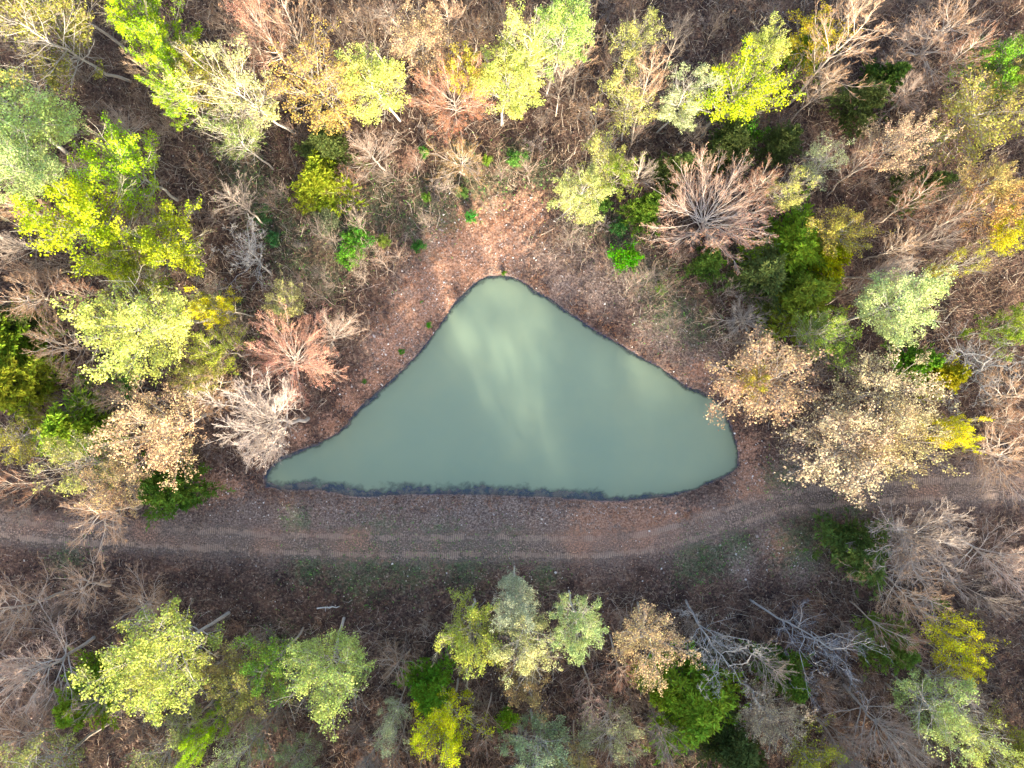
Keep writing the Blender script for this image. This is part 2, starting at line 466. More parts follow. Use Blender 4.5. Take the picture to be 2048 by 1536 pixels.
# ------------------------------------------------------------------ dirt road: two belts pressed by crawler tracks
def road_material():
    m, nt, out = new_mat("tracked_dirt")
    at = nt.nodes.new("ShaderNodeAttribute"); at.attribute_name = "lane"
    sep = nt.nodes.new("ShaderNodeSeparateXYZ"); nt.links.new(at.outputs["Vector"], sep.inputs[0])
    u, v = sep.outputs[0], sep.outputs[1]
    tc = nt.nodes.new("ShaderNodeTexCoord").outputs["Object"]
    n_f = noise(nt, 6.0, 4, 0.7, tc); n_m = noise(nt, 0.9, 4, 0.65, tc); n_l = noise(nt, 0.16, 3, 0.5, tc)
    n_w = noise(nt, 0.7, 3, 0.6, tc)
    av = math_n(nt, 'ABSOLUTE', math_n(nt, 'ADD', v, math_n(nt, 'ADD', math_n(nt, 'MULTIPLY_ADD', n_l, 0.6, -0.3), math_n(nt, 'MULTIPLY_ADD', n_w, 0.9, -0.45))))
    # belt mask around |v| = 1.0
    belt = math_n(nt, 'SUBTRACT', 1.0, math_n(nt, 'DIVIDE', math_n(nt, 'ABSOLUTE', math_n(nt, 'SUBTRACT', av, 0.88)), 0.5), clamp=True)
    belt = math_n(nt, 'MULTIPLY', belt, 1.6, clamp=True)
    brk = noise(nt, 0.45, 5, 0.7, tc)
    belt = math_n(nt, 'MULTIPLY', belt, math_n(nt, 'MULTIPLY_ADD', brk, 2.2, -0.35, clamp=True))
    cle = math_n(nt, 'SINE', math_n(nt, 'MULTIPLY', u, 2 * math.pi / 0.205))
    cle = math_n(nt, 'MULTIPLY', math_n(nt, 'MULTIPLY_ADD', cle, 0.5, 0.5), math_n(nt, 'MULTIPLY_ADD', n_f, 2.0, -0.2, clamp=True))
    base = ramp(nt, n_f, [(0.3, (0.10, 0.075, 0.07)), (0.5, (0.26, 0.19, 0.155)), (0.7, (0.56, 0.42, 0.34))])
    red = math_n(nt, 'MULTIPLY_ADD', n_l, 6.0, -3.0, clamp=True)
    base = mix(nt, math_n(nt, 'MULTIPLY', red, 0.6), base, (0.56, 0.29, 0.19))
    press = mix(nt, cle, (0.19, 0.135, 0.105), (0.50, 0.365, 0.285))
    c = mix(nt, math_n(nt, 'MULTIPLY', belt, math_n(nt, 'MULTIPLY_ADD', n_m, 2.0, -0.35, clamp=True)), base, press)
    alpha = math_n(nt, 'SUBTRACT', math_n(nt, 'MULTIPLY_ADD', belt, 1.2, 0.2), math_n(nt, 'MULTIPLY_ADD', n_m, -2.0, 1.15))
    edge = math_n(nt, 'MULTIPLY', math_n(nt, 'SUBTRACT', math_n(nt, 'MULTIPLY_ADD', n_m, 2.4, 0.75), math_n(nt, 'ABSOLUTE', v)), 1.3, clamp=True)
    alpha = math_n(nt, 'MULTIPLY', math_n(nt, 'MAXIMUM', alpha, math_n(nt, 'MULTIPLY_ADD', n_f, 2.4, -0.65, clamp=True)), edge, clamp=True)
    b = nt.nodes.new("ShaderNodeBsdfPrincipled")
    b.inputs["Roughness"].default_value = 0.95; b.inputs["Specular IOR Level"].default_value = 0.1
    nt.links.new(c, b.inputs["Base Color"]); nt.links.new(alpha, b.inputs["Alpha"])
    bump = nt.nodes.new("ShaderNodeBump"); bump.inputs["Strength"].default_value = 0.8; bump.inputs["Distance"].default_value = 0.05
    nt.links.new(math_n(nt, 'ADD', math_n(nt, 'MULTIPLY', cle, belt), n_f), bump.inputs["Height"])
    nt.links.new(bump.outputs[0], b.inputs["Normal"])
    nt.links.new(b.outputs[0], out.inputs[0])
    return m
def resample(P, step):
    d = np.concatenate([[0], np.cumsum(np.linalg.norm(np.diff(P, axis=0), axis=1))])
    t = np.arange(0, d[-1], step)
    return np.stack([np.interp(t, d, P[:, 0]), np.interp(t, d, P[:, 1])], -1), t
rc_, rt_ = resample(ROADC, 0.25)
tan_ = norm(np.gradient(rc_, axis=0))
nrm_ = np.stack([-tan_[:, 1], tan_[:, 0]], -1)
vv = np.arange(-2.5, 2.51, 0.25)
RX = rc_[:, None, 0] + nrm_[:, None, 0] * vv; RY = rc_[:, None, 1] + nrm_[:, None, 1] * vv
RZ = ground_z(RX, RY) + 0.035
ri = np.arange(RX.size).reshape(RX.shape)
rf = np.stack([ri[:-1, :-1], ri[1:, :-1], ri[1:, 1:], ri[:-1, 1:]], -1).reshape(-1, 4)
me = mesh_np("dirt_road", np.stack([RX, RY, RZ], -1), rf, road_material(), True)
la = me.attributes.new("lane", 'FLOAT_VECTOR', 'POINT')
lv = np.stack([np.broadcast_to(rt_[:, None], RX.shape), np.broadcast_to(vv, RX.shape), np.zeros(RX.shape)], -1)
la.data.foreach_set("vector", lv.astype(np.float32).ravel())
o = bpy.data.objects.new("dirt_road", me); C.objects.link(o); o["kind"] = "structure"

# ------------------------------------------------------------------ loose stuff on the ground
def stuff(name, v, f, mat, label, cat):
    o = bpy.data.objects.new(name, mesh_np(name, v, f, mat)); C.objects.link(o)
    o["kind"] = "stuff"; o["label"] = label; o["category"] = cat
    return o
def spots(n, x0=-60, x1=60, y0=-47, y1=47):
    return rng.uniform(x0, x1, n), rng.uniform(y0, y1, n)

x, y = spots(230000)
sd = pond_sd(x, y); rd = seg_dist(x, y, ROADC, False)[0]
dens = np.clip(0.6 + 0.8 * wob(x, y, 1.1) - 0.95 * blobs(x, y, dirt_blobs) - 0.6 * blobs(x, y, pale_blobs), 0.04, 1)
k = (sd > 0.25) & ((rd > 2.0) | (rng.random(len(x)) < 0.1)) & (rng.random(len(x)) < dens)
x, y = x[k], y[k]
pos = np.stack([x, y, ground_z(x, y) + rng.uniform(0.03, 0.14, len(x))], -1)
v, f = leaves(pos, 0.17, rng, flat=0.6, aspect=0.75)
stuff("leaf_litter", v, f, scatter_mat("dead_leaves", [(0, (0.02, 0.015, 0.02)), (0.35, (0.065, 0.04, 0.036)), (0.65, (0.18, 0.11, 0.085)), (0.85, (0.30, 0.19, 0.14)), (0.95, (0.50, 0.40, 0.33)), (1, (0.75, 0.68, 0.62))]),
      "brown fallen leaves covering the woodland floor", "leaf litter")

# low leafless brush
x, y = spots(165000)
cs = clear_sd(x, y); sd = pond_sd(x, y); rd = seg_dist(x, y, ROADC, False)[0]
cs = np.maximum(cs, np.where((sd > 3.2) & (y > -12), 0.3, -1)); p = np.where(cs > 0, 1.0, 0.3) * np.clip(0.6 + 0.9 * wob(x, y, 0.6), 0.05, 1) * np.where(blobs(x, y, dirt_blobs) > 0.5, 0.1, 1)
k = (sd > 0.7) & (rd > 2.3) & (rng.random(len(x)) < p)
x, y, cs = x[k], y[k], cs[k]
n = len(x)
L = rng.uniform(0.4, 2.0, n) * np.where(cs > 0, 1.25, 0.6)
az = rng.uniform(0, 6.283, n); el = rng.uniform(0.15, 1.35, n)
d = np.stack([np.cos(az) * np.cos(el), np.sin(az) * np.cos(el), np.sin(el)], -1)
b0 = np.stack([x, y, ground_z(x, y)], -1)
jit = rng.normal(size=(n, 3)) * 0.12
P = np.stack([b0, b0 + d * L[:, None] * .5 + jit * L[:, None], b0 + d * L[:, None] + jit * 0.3], 1)
R = np.stack([np.full(n, 0.012), np.full(n, 0.009), np.full(n, 0.004)], 1) * rng.uniform(0.7, 1.8, n)[:, None]
v, f = tubes(P, R, 3)
stuff("brush", v, f, scatter_mat("brush_stems", [(0, (0.05, 0.036, 0.033)), (0.4, (0.18, 0.13, 0.095)), (0.75, (0.38, 0.28, 0.20)), (1, (0.70, 0.62, 0.54))]),
      "low leafless brown brush tangled under the trees", "brush")

# dry rust-coloured grass along the banks
x, y = spots(150000, -32, 26, -18, 24)
sd = pond_sd(x, y)
wn_ = np.clip(np.exp(-((sd - 0.8) / 0.9) ** 2) * 0.8 + 0.8 * np.exp(-((sd - 5.5) / 1.3) ** 2) * (y > 5) * (x < 6) , 0, 1) * np.clip(0.3 + 1.5 * wob(x, y, 1.3), 0, 1)
k = (sd > 0.2) & (rng.random(len(x)) < wn_)
x, y = x[k], y[k]; n = len(x)
az = rng.uniform(0, 6.283, n); el = rng.uniform(0.3, 1.2, n); L = rng.uniform(0.2, 0.55, n)
d = np.stack([np.cos(az) * np.cos(el), np.sin(az) * np.cos(el), np.sin(el)], -1)
b0 = np.stack([x, y, ground_z(x, y)], -1)
P = np.stack([b0, b0 + d * L[:, None] * .6, b0 + d * L[:, None] + np.array([0, 0, -.06])], 1)
v, f = tubes(P, np.stack([np.full(n, .014), np.full(n, .012), np.full(n, .004)], 1), 3)
stuff("dry_grass", v, f, scatter_mat("dry_blades", [(0, (0.14, 0.055, 0.03)), (0.5, (0.40, 0.18, 0.095)), (1, (0.62, 0.40, 0.26))]),
      "rust coloured dry grass fringing the pond banks", "dry grass")

# green blades and weeds
x, y = spots(260000)
sd = pond_sd(x, y)
p = blobs(x, y, grass_blobs) * np.clip(0.1 + 2.2 * wob(x, y, 2.3), 0, 1)
k = (sd > 0.8) & (rng.random(len(x)) < p * 0.9)
x, y = x[k], y[k]; n = len(x)
pos = np.stack([x, y, ground_z(x, y) + rng.uniform(0.04, 0.3, n)], -1)
v, f = leaves(pos, 0.2, rng, flat=0.4, aspect=0.45)
stuff("green_ground_cover", v, f, scatter_mat("green_blades", [(0, (0.05, 0.09, 0.03)), (0.5, (0.11, 0.28, 0.05)), (1, (0.24, 0.46, 0.10))]),
      "patchy green grass and weeds on the clearing floor", "grass")

# pale stones
x, y = spots(34000, -34, 34, -24, 20)
sd = pond_sd(x, y); rd = seg_dist(x, y, ROADC, False)[0]
p = np.clip(blobs(x, y, dirt_blobs) * 0.8 + blobs(x, y, pale_blobs) * 0.25, 0, 1) * np.where(rd < 2.2, 0.12, 1) * np.clip(0.6 + 1.1 * wob(x, y, 1.7), 0.1, 1)
k = (sd > 0.1) & (rng.random(len(x)) < p)
x, y = x[k], y[k]; n = len(x)
base = np.array([[1,0,0],[0,1,0],[-1,0,0],[0,-1,0],[0,0,1],[0,0,-1]], float)
tri = np.array([[0,1,4],[1,2,4],[2,3,4],[3,0,4],[1,0,5],[2,1,5],[3,2,5],[0,3,5]])
sz = rng.lognormal(-2.72, 0.42, n)
a = rng.uniform(0, 6.283, n)
bv = base[None] * rng.uniform(0.6, 1.2, (n, 6, 1)) * np.array([1, 0.75, 0.5])
bx = bv[..., 0] * np.cos(a)[:, None] - bv[..., 1] * np.sin(a)[:, None]
by = bv[..., 0] * np.sin(a)[:, None] + bv[..., 1] * np.cos(a)[:, None]
v = np.stack([bx, by, bv[..., 2]], -1) * sz[:, None, None] + np.stack([x, y, ground_z(x, y) + 0.02], -1)[:, None]
f = (tri[None] + (np.arange(n) * 6)[:, None, None]).reshape(-1, 3)
stuff("pebbles", v.reshape(-1, 3), f, scatter_mat("pale_stone", [(0, (0.22, 0.17, 0.15)), (0.5, (0.45, 0.38, 0.35)), (1, (0.9, 0.87, 0.85))]),
      "pale pebbles strewn over the bare shore", "pebbles")

# ------------------------------------------------------------------ trees
def polyline(start, d, L, k, up, wig, rng):
    """n curved branches: start (n,3), direction (n,3), length (n,)"""
    n = len(start)
    s = np.linspace(0, 1, k)[None, :, None]
    L3 = L[:, None, None]
    w = rng.normal(size=(n, k, 3)) * wig
    w = np.cumsum(w, 1) / math.sqrt(k); w -= w[:, :1]
    P = start[:, None] + L3 * (d[:, None] * s + np.array([0, 0, 1.0]) * up * s * s + w)
    return P

def kids(P, R, per, t0, t1, a0, a1, ratio, k, up, wig, rng, rr=0.6, tip=0.3, taper=0.55, rmin=0.004):
    n, kp, _ = P.shape
    t = rng.uniform(t0, t1, (n, per))
    f = t * (kp - 1); i = np.minimum(f.astype(int), kp - 2); fr = (f - i)[..., None]
    ar = np.arange(n)[:, None]
    A = P[ar, i]; B = P[ar, i + 1]
    st = (A * (1 - fr) + B * fr).reshape(-1, 3)
    pd = norm(B - A).reshape(-1, 3)
    r = (R[ar, i] * (1 - fr[..., 0]) + R[ar, i + 1] * fr[..., 0]).reshape(-1)
    q = rng.normal(size=pd.shape); q[:, 2] *= 0.6
    q = norm(q - pd * (q * pd).sum(-1, keepdims=True))
    a = rng.uniform(a0, a1, len(pd))[:, None]
    d = pd * np.cos(a) + q * np.sin(a)
    Lp = np.linalg.norm(P[:, -1] - P[:, 0], axis=-1)
    L = (Lp[:, None] * ratio * (1 - taper * t) * rng.uniform(0.65, 1.2, t.shape)).reshape(-1)
    P2 = polyline(st, d, L, k, up, wig, rng)
    r0 = np.maximum(r * rr, rmin)
    R2 = r0[:, None] * np.linspace(1, tip, k)[None]
    return P2, np.maximum(R2, rmin * 0.6)

def deciduous(seed, H0=17, r0=0.2, form='tall', leaf=None, lsize=0.2, lspread=0.18, nl=1, branches=(7, 5, 3), twr=0.011, lcut=0.0, clump=0.0):
    rng = np.random.default_rng(seed)
    r0 = r0 * 0.74
    if form == 'tall':
        top = H0; nlimb = 26; t0, t1 = 0.40, 0.985
    elif form == 'fan':
        top = H0 * 0.97; nlimb = 20; t0, t1 = 0.32, 0.97
    elif form == 'radial':
        top = H0 * 0.6; nlimb = 34; t0, t1 = 0.5, 0.99
    elif form == 'gnarl':
        top = H0 * 0.75; nlimb = 15; t0, t1 = 0.4, 0.99
    else:
        top = H0 * 0.66; nlimb = 20; t0, t1 = 0.42, 0.98
    kt = 9
    s = np.linspace(0, 1, kt)
    tr = np.zeros((1, kt, 3)); tr[0, :, 2] = s * top - 0.6 * (s == 0)
    w = np.cumsum(rng.normal(size=(kt, 2)) * 0.16, 0); w -= w[:1]
    tr[0, :, :2] = w
    rt = (r0 * (1 - s) ** 0.75 + 0.02)[None]
    rt[0, 0] = r0 * 1.12
    if form in ('broad', 'gnarl'):
        rt = (r0 * (1 - 0.62 * s) + 0.0)[None]; rt[0, 0] = r0 * 1.12
    # limbs
    t = np.sort(rng.uniform(t0, t1, nlimb)); az = np.arange(nlimb) * 2.4 + rng.uniform(-.5, .5, nlimb)
    f = t * (kt - 1); i = np.minimum(f.astype(int), kt - 2); fr = (f - i)[:, None]
    st = tr[0, i] * (1 - fr) + tr[0, i + 1] * fr
    u = (t - t0) / (t1 - t0)
    if form == 'tall':
        th = np.radians(rng.uniform(42, 68, nlimb)) * (1 - 0.45 * u); Rc = 3.4
        L = Rc / np.sin(th) * (0.35 + 1.0 * np.sin(np.pi * np.clip(u * 0.85 + 0.12, 0, 1)) ** 0.8) * 0.75; up = 0.22
    elif form == 'fan':
        th = np.radians(rng.uniform(22, 42, nlimb)); L = (1 - 0.6 * u) * 5.6 * rng.uniform(.75, 1.15, nlimb); up = 0.12
    elif form == 'gnarl':
        th = np.radians(rng.uniform(40, 85, nlimb)) * (1 - .4 * u); L = rng.uniform(2.6, 4.6, nlimb); up = 0.12
    elif form == 'radial':
        th = np.radians(rng.uniform(55, 92, nlimb)) * (1 - 0.55 * u * rng.uniform(.3, 1, nlimb)); L = rng.uniform(4.6, 6.6, nlimb); up = 0.06
    else:
        th = np.radians(rng.uniform(30, 78, nlimb)) * (1 - 0.5 * u); L = rng.uniform(4.2, 6.2, nlimb) * (1.0 - 0.15 * u); up = 0.14
    d = np.stack([np.cos(az) * np.sin(th), np.sin(az) * np.sin(th), np.cos(th)], -1)
    wig = {'gnarl': 0.17, 'broad': 0.05, 'tall': 0.06, 'fan': 0.05, 'radial': 0.035}[form]
    P1 = polyline(st, d, L, 7, up, wig, rng)
    rs = np.interp(t, s, rt[0])
    rl = np.clip(rs * 0.55, 0.03, {'broad': 0.12, 'gnarl': 0.11, 'radial': 0.055, 'fan': 0.045}.get(form, 0.065))
    R1 = rl[:, None] * np.linspace(1, 0.25, 7)[None]
    b1, b2, b3 = branches
    a = {'fan': (0.25, 0.6), 'broad': (0.3, 0.75), 'radial': (0.25, 0.6)}.get(form, (0.45, 0.95))
    if form == 'gnarl': a = (0.5, 1.15)
    P2, R2 = kids(P1, R1, b1, 0.15, 1.0, *a, 0.5, 5, 0.1, wig * 1.1, rng, rmin=twr * 1.2)
    P3, R3 = kids(P2, R2, b2, 0.12, 1.0, *a, 0.5, 4, 0.08, wig * 1.3, rng, rmin=twr)
    sets = [(P3, R3, 3)]
    tips = P3
    if b3:
        P4, R4 = kids(P3, R3, b3, 0.1, 1.0, *a, 0.62, 3, 0.05, wig * 1.5, rng, rmin=twr * 0.8)
        sets.append((P4, R4, 3)); tips = P4
    trunk = join([tubes(tr, rt, 9), tubes(P1, R1, 5), tubes(P2, R2, 4)])
    br = join([tubes(*q) for q in sets])
    allp = tips[:, -1]
    Rc = np.percentile(np.hypot(allp[:, 0], allp[:, 1]), 88)
    hc = float(np.mean(allp[:, 2]))
    out = dict(trunk=mesh_np("trunk", *trunk, M_BARK, True), branches=mesh_np("branches", *br, M_TWIG), R=float(Rc), hc=hc, H=float(allp[:, 2].max()))
    if leaf:
        src = tips
        if lcut:
            src = src[rng.random(len(src)) > lcut]
        if clump:   # gather the leaves in lobes, bare gaps between
            c = src[rng.integers(0, len(src), 46), -1]
            dmin = np.min(np.linalg.norm(src[:, -1][:, None] - c[None], axis=-1), 1)
            src = src[dmin < clump]
        kk = src.shape[1]
        pos = src[:, rng.integers(0, kk, 1)[0] if kk < 1 else -1]
        pos = np.concatenate([src[:, -1]] * nl + [src[:, -2]] * max(nl - 1, 0))
        pos = pos + rng.normal(size=pos.shape) * lspread
        out['leaves'] = mesh_np("leaves", *leaves(pos, lsize, rng, aspect=0.85), M_LEAF)
    return out

def evergreen(seed, H0=9.0, Rb=2.4, n=120):
    rng = np.random.default_rng(seed)
    s = np.linspace(0, 1, 8)
    tr = np.zeros((1, 8, 3)); tr[0, :, 2] = s * H0 - 0.3 * (s == 0); tr[0, :, :2] = np.cumsum(rng.normal(size=(8, 2)) * .05, 0)
    rt = (0.14 * (1 - s) + 0.02)[None]
    t = rng.uniform(0.12, 0.99, n); az = rng.uniform(0, 6.283, n)
    st = np.stack([np.interp(t, s, tr[0, :, j]) for j in range(3)], -1)
    lob = 0.8 + 0.28 * np.sin(az * 3 + seed) + 0.15 * np.sin(az * 7)
    L = Rb * (1.05 - t) ** 0.6 * rng.uniform(0.7, 1.1, n) * lob
    th = np.radians(rng.uniform(55, 85, n)) * (1 - 0.45 * t)
    d = np.stack([np.cos(az) * np.sin(th), np.sin(az) * np.sin(th), np.cos(th)], -1)
    P1 = polyline(st, d, L, 6, 0.12, 0.05, rng); R1 = np.linspace(0.035, 0.008, 6)[None] * np.ones((n, 1))
    P2, R2 = kids(P1, R1, 12, 0.15, 1.0, 0.4, 0.95, 0.42, 4, 0.15, 0.06, rng, rmin=0.006)
    m = len(P2)
    # sprays of needles along each twig
    per = 14
    tt = rng.uniform(0.1, 1.05, (m, per)); f = np.clip(tt, 0, .999) * 3; i = f.astype(int); fr = (f - i)[..., None]; ar = np.arange(m)[:, None]
    pos = (P2[ar, i] * (1 - fr) + P2[ar, i + 1] * fr).reshape(-1, 3)
    dd = norm(P2[ar, i + 1] - P2[ar, i]).reshape(-1, 3)
    dd = norm(dd + rng.normal(size=dd.shape) * 0.55)
    sd_ = norm(np.cross(dd, rng.normal(size=dd.shape)))
    ln = rng.uniform(0.12, 0.3, len(pos))[:, None]; wd = ln * 0.17
    v = np.stack([pos, pos + dd * ln * .5 + sd_ * wd, pos + dd * ln, pos + dd * ln * .5 - sd_ * wd], 1).reshape(-1, 3)
    tips = P2[:, -1]
    return dict(trunk=mesh_np("trunk", *tubes(tr, rt, 8), M_BARK, True), branches=mesh_np("branches", *join([tubes(P1, R1, 4), tubes(P2, R2, 3)]), M_TWIG),
                leaves=mesh_np("needles", v, np.arange(len(v)).reshape(-1, 4), M_NEEDLE),
                R=float(np.percentile(np.hypot(tips[:, 0], tips[:, 1]), 90)), hc=float(H0 * 0.5), H=H0)

def shrub(seed, leafy=True, H0=2.2, n=16, lsize=0.17, nl=3):
    rng = np.random.default_rng(seed)
    az = rng.uniform(0, 6.283, n); th = np.radians(rng.uniform(8, 62, n))
    d = np.stack([np.cos(az) * np.sin(th), np.sin(az) * np.sin(th), np.cos(th)], -1)
    st = rng.normal(size=(n, 3)) * np.array([.12, .12, 0]) - np.array([0, 0, .1])
    P1 = polyline(st, d, H0 * rng.uniform(.7, 1.1, n), 5, 0.12, 0.08, rng); R1 = np.linspace(0.03, 0.01, 5)[None] * np.ones((n, 1))
    P2, R2 = kids(P1, R1, 9, 0.2, 1.0, .35, .9, .5, 4, .08, .1, rng, rmin=.009)
    P3, R3 = kids(P2, R2, 4, 0.15, 1.0, .35, .9, .55, 3, .05, .12, rng, rmin=.007)
    tips = P3[:, -1]
    out = dict(trunk=mesh_np("stems", *tubes(P1, R1, 5), M_BARK, True), branches=mesh_np("branches", *join([tubes(P2, R2, 3), tubes(P3, R3, 3)]), M_TWIG),
               R=float(np.percentile(np.hypot(tips[:, 0], tips[:, 1]), 90)), hc=float(tips[:, 2].mean()), H=float(tips[:, 2].max()))
    if leafy:
        pos = np.concatenate([P3[:, -1]] * nl + [P3[:, -2]] * (nl - 1)); pos = pos + rng.normal(size=pos.shape) * 0.13
        out['leaves'] = mesh_np("leaves", *leaves(pos, lsize, rng, aspect=.75), M_LEAF)
    return out

PROTO = {
 'P': [deciduous(100 + i, 17, 0.19, 'tall', True, 0.15, 0.17, 5, (8, 5, 2), clump=(1.3, 1.6, 1.1, 1.4)[i]) for i in range(4)],
 'Q': [deciduous(120 + i, 16, 0.17, 'tall', True, 0.155, 0.15, 3, (7, 5, 2), clump=1.1) for i in range(3)],
 'Y': [deciduous(200 + i, 15, 0.22, 'broad', True, 0.15, 0.16, 4, (9, 5, 3), clump=(1.5, 1.2, 1.6)[i], lcut=(.15, .2, .4)[i]) for i in range(3)],
 'T': [deciduous(300 + i, 16, 0.20, 'broad', True, 0.14, 0.14, 2, (10, 7, 2), lcut=.15) for i in range(2)]
    + [deciduous(310 + i, 16, 0.18, 'tall', True, 0.14, 0.14, 2, (8, 6, 3), lcut=.25) for i in range(2)],
 'B': [deciduous(400, 14, 0.24, 'broad', None, branches=(12, 7, 4), twr=0.013), deciduous(401, 14, 0.22, 'broad', None, branches=(10, 6, 4), twr=0.011),
       deciduous(402, 13, 0.22, 'gnarl', None, branches=(9, 6, 4), twr=0.012)],
 'Z': [deciduous(480, 12, 0.24, 'radial', True, 0.07, 0.05, 1, (11, 7, 3), lcut=.4, twr=0.011)],
 'D': [deciduous(420 + i, 13, 0.18, 'gnarl', None, branches=(7, 5, 3), twr=0.011) for i in range(2)],
 'R': [deciduous(450 + i, 12, 0.18, ('radial', 'broad')[i], True, 0.08, 0.07, 1, (12, 7, 4), twr=0.010) for i in range(2)],
 'K': [deciduous(500 + i, 15, 0.15, 'fan', None, branches=(8, 6, 4), twr=0.008) for i in range(3)],
 'V': [deciduous(540 + i, 15, 0.12, 'fan', True, 0.13, 0.12, 2, (8, 6, 3), twr=0.008, lcut=.3) for i in range(2)],
 'S': [deciduous(560 + i, 9, 0.055, 'fan', None, branches=(5, 4, 3), twr=0.008) for i in range(3)],
 'E': [evergreen(600 + i) for i in range(3)],
 'G': [shrub(700 + i, True) for i in range(3)],
 'N': [shrub(720 + i, False, 1.9, 12) for i in range(2)],
}
NAME = dict(Z='bare_tree', P='leafing_tree', Q='leafing_tree', Y='leafing_tree', T='budding_tree', B='bare_tree', D='dead_tree', R='budding_tree',
            K='bare_tree', V='budding_tree', S='sapling', E='evergreen_tree', G='green_shrub', N='bare_shrub')
CAT = dict(S='sapling', G='shrub', N='shrub')
HC = dict(Z=9, P=11.5, Q=10.5, Y=10.5, T=10.5, B=9.5, D=8.5, R=9, K=9.5, V=9.5, S=5.5, E=4.6, G=1.4, N=1.2)
GROUP = dict(Z='bare trees of the wood', P='leafing trees of the wood', Q='leafing trees of the wood', Y='leafing trees of the wood', T='budding trees of the wood', B='bare trees of the wood',
             D='dead trees of the wood', R='budding trees of the wood', K='bare trees of the wood', V='budding trees of the wood', S='saplings under the trees',
             E='evergreens of the wood', G='green shrubs of the clearing', N='bare shrubs of the undergrowth')
# colours: bark, twigs, leaves
COL = dict(
 Z=((0.76, 0.66, 0.59), (0.62, 0.43, 0.33), (0.60, 0.28, 0.18)),
 P=((0.68, 0.63, 0.58), (0.34, 0.30, 0.22), (0.56, 0.60, 0.15)),
 Q=((0.60, 0.55, 0.50), (0.34, 0.28, 0.20), (0.50, 0.50, 0.14)),
 Y=((0.56, 0.52, 0.45), (0.36, 0.33, 0.20), (0.42, 0.54, 0.02)),
 T=((0.58, 0.52, 0.47), (0.40, 0.29, 0.21), (0.62, 0.44, 0.25)),
 B=((0.62, 0.55, 0.50), (0.52, 0.37, 0.29), None),
 D=((0.44, 0.43, 0.44), (0.48, 0.45, 0.43), None),
 R=((0.78, 0.64, 0.56), (0.66, 0.37, 0.27), (0.74, 0.38, 0.28)),
 K=((0.60, 0.50, 0.42), (0.54, 0.34, 0.21), None),
 V=((0.54, 0.48, 0.42), (0.33, 0.25, 0.16), (0.42, 0.33, 0.12)),
 S=((0.40, 0.33, 0.29), (0.40, 0.28, 0.23), None),
 E=((0.20, 0.16, 0.14), (0.12, 0.12, 0.06), (0.15, 0.23, 0.03)),
 G=((0.22, 0.18, 0.14), (0.16, 0.17, 0.08), (0.12, 0.30, 0.03)),
 N=((0.24, 0.18, 0.16), (0.27, 0.19, 0.16), None))
GOLD = (0.54, 0.45, 0.06); OLIVE = (0.30, 0.29, 0.06); LIME = (0.36, 0.54, 0.02); GREEN = (0.17, 0.34, 0.03); CREAM = (0.58, 0.50, 0.28); MINT = (0.52, 0.64, 0.20)
DARK = (0.12, 0.155, 0.045); YEL = (0.58, 0.54, 0.02); FRESH = (0.24, 0.36, 0.03); TANV = (0.66, 0.48, 0.24)
counter = {}
PLACED = []
def plant(kind, x, y, R, hc, lean=None, rot=None, leaf=None, label=None, twig=None, flatten=1.0, variant=None):
    pr = PROTO[kind][(counter.get(kind, 0) if variant is None else variant) % len(PROTO[kind])]
    counter[kind] = counter.get(kind, 0) + 1
    root = bpy.data.objects.new(NAME[kind], None); C.objects.link(root)
    root.empty_display_size = 0.3
    z = float(ground_z(x, y))
    root.location = (x, y, z)
    sz = (hc - z) / pr['hc']; sxy = R / pr['R']
    root.scale = (sxy, sxy * flatten, sz)
    q = Quaternion((0, 0, 1), rng.uniform(0, 6.283) if rot is None else rot)
    if lean is not None:
        v = Vector((lean[0], lean[1], hc - z)).normalized()
        q = Vector((0, 0, 1)).rotation_difference(v) @ q
    root.rotation_mode = 'QUATERNION'; root.rotation_quaternion = q
    bark, tw, lf = COL[kind]
    if leaf: lf = leaf
    if twig: tw = twig
    vr = rng.uniform(0.85, 1.15)
    for nm, key, col in (('stems' if kind in 'GN' else 'trunk', 'trunk', bark), ('branches', 'branches', tw), ('needles' if kind == 'E' else 'leaves', 'leaves', lf)):
        if key not in pr or col is None: continue
        o = bpy.data.objects.new(nm, pr[key]); C.objects.link(o); o.parent = root
        o.color = (col[0] * vr, col[1] * vr, col[2] * vr, 1)
    root["category"] = CAT.get(kind, 'tree')
    root["group"] = GROUP[kind]
    if label: root["label"] = label
    PLACED.append((kind, x, y, R, hc))
    return root

def put(kind, cx, cy, r, label, base=None, hc=None, leaf=None, twig=None, variant=None):
    """place a tree from where its crown (and its foot, if seen) shows in the photograph"""
    h = hc or HC[kind]
    if base and hc is None:
        nad = np.array([1024, 768]); b = np.array(base) - nad; p = np.array([cx, cy]) - nad
        kx = float(p @ b / (b @ b))
        if kx > 1.02 and np.hypot(*b) > 220:
            h = float(np.clip(H * (1 - 1 / kx), HC[kind] * 0.75, HC[kind] * 1.35))
    X, Y = W(cx, cy, h)
    R = r / S * (H - h) / H * (0.88 if kind in 'PQYT' else 1.0)
    lean = None; bx, by = X, Y
    if base:
        bx, by = W(*base)
        lean = np.array([X - bx, Y - by]); m = np.hypot(*lean)
        if m > 0.3 * h:
            lean = lean * 0.3 * h / m; bx, by = X - lean[0], Y - lean[1]
    if pond_sd(np.array([bx]), np.array([by]))[0] < 0.4: print("in pond:", label)
    return plant(kind, bx, by, R, h, lean, leaf=leaf, label=label, twig=twig, variant=variant)

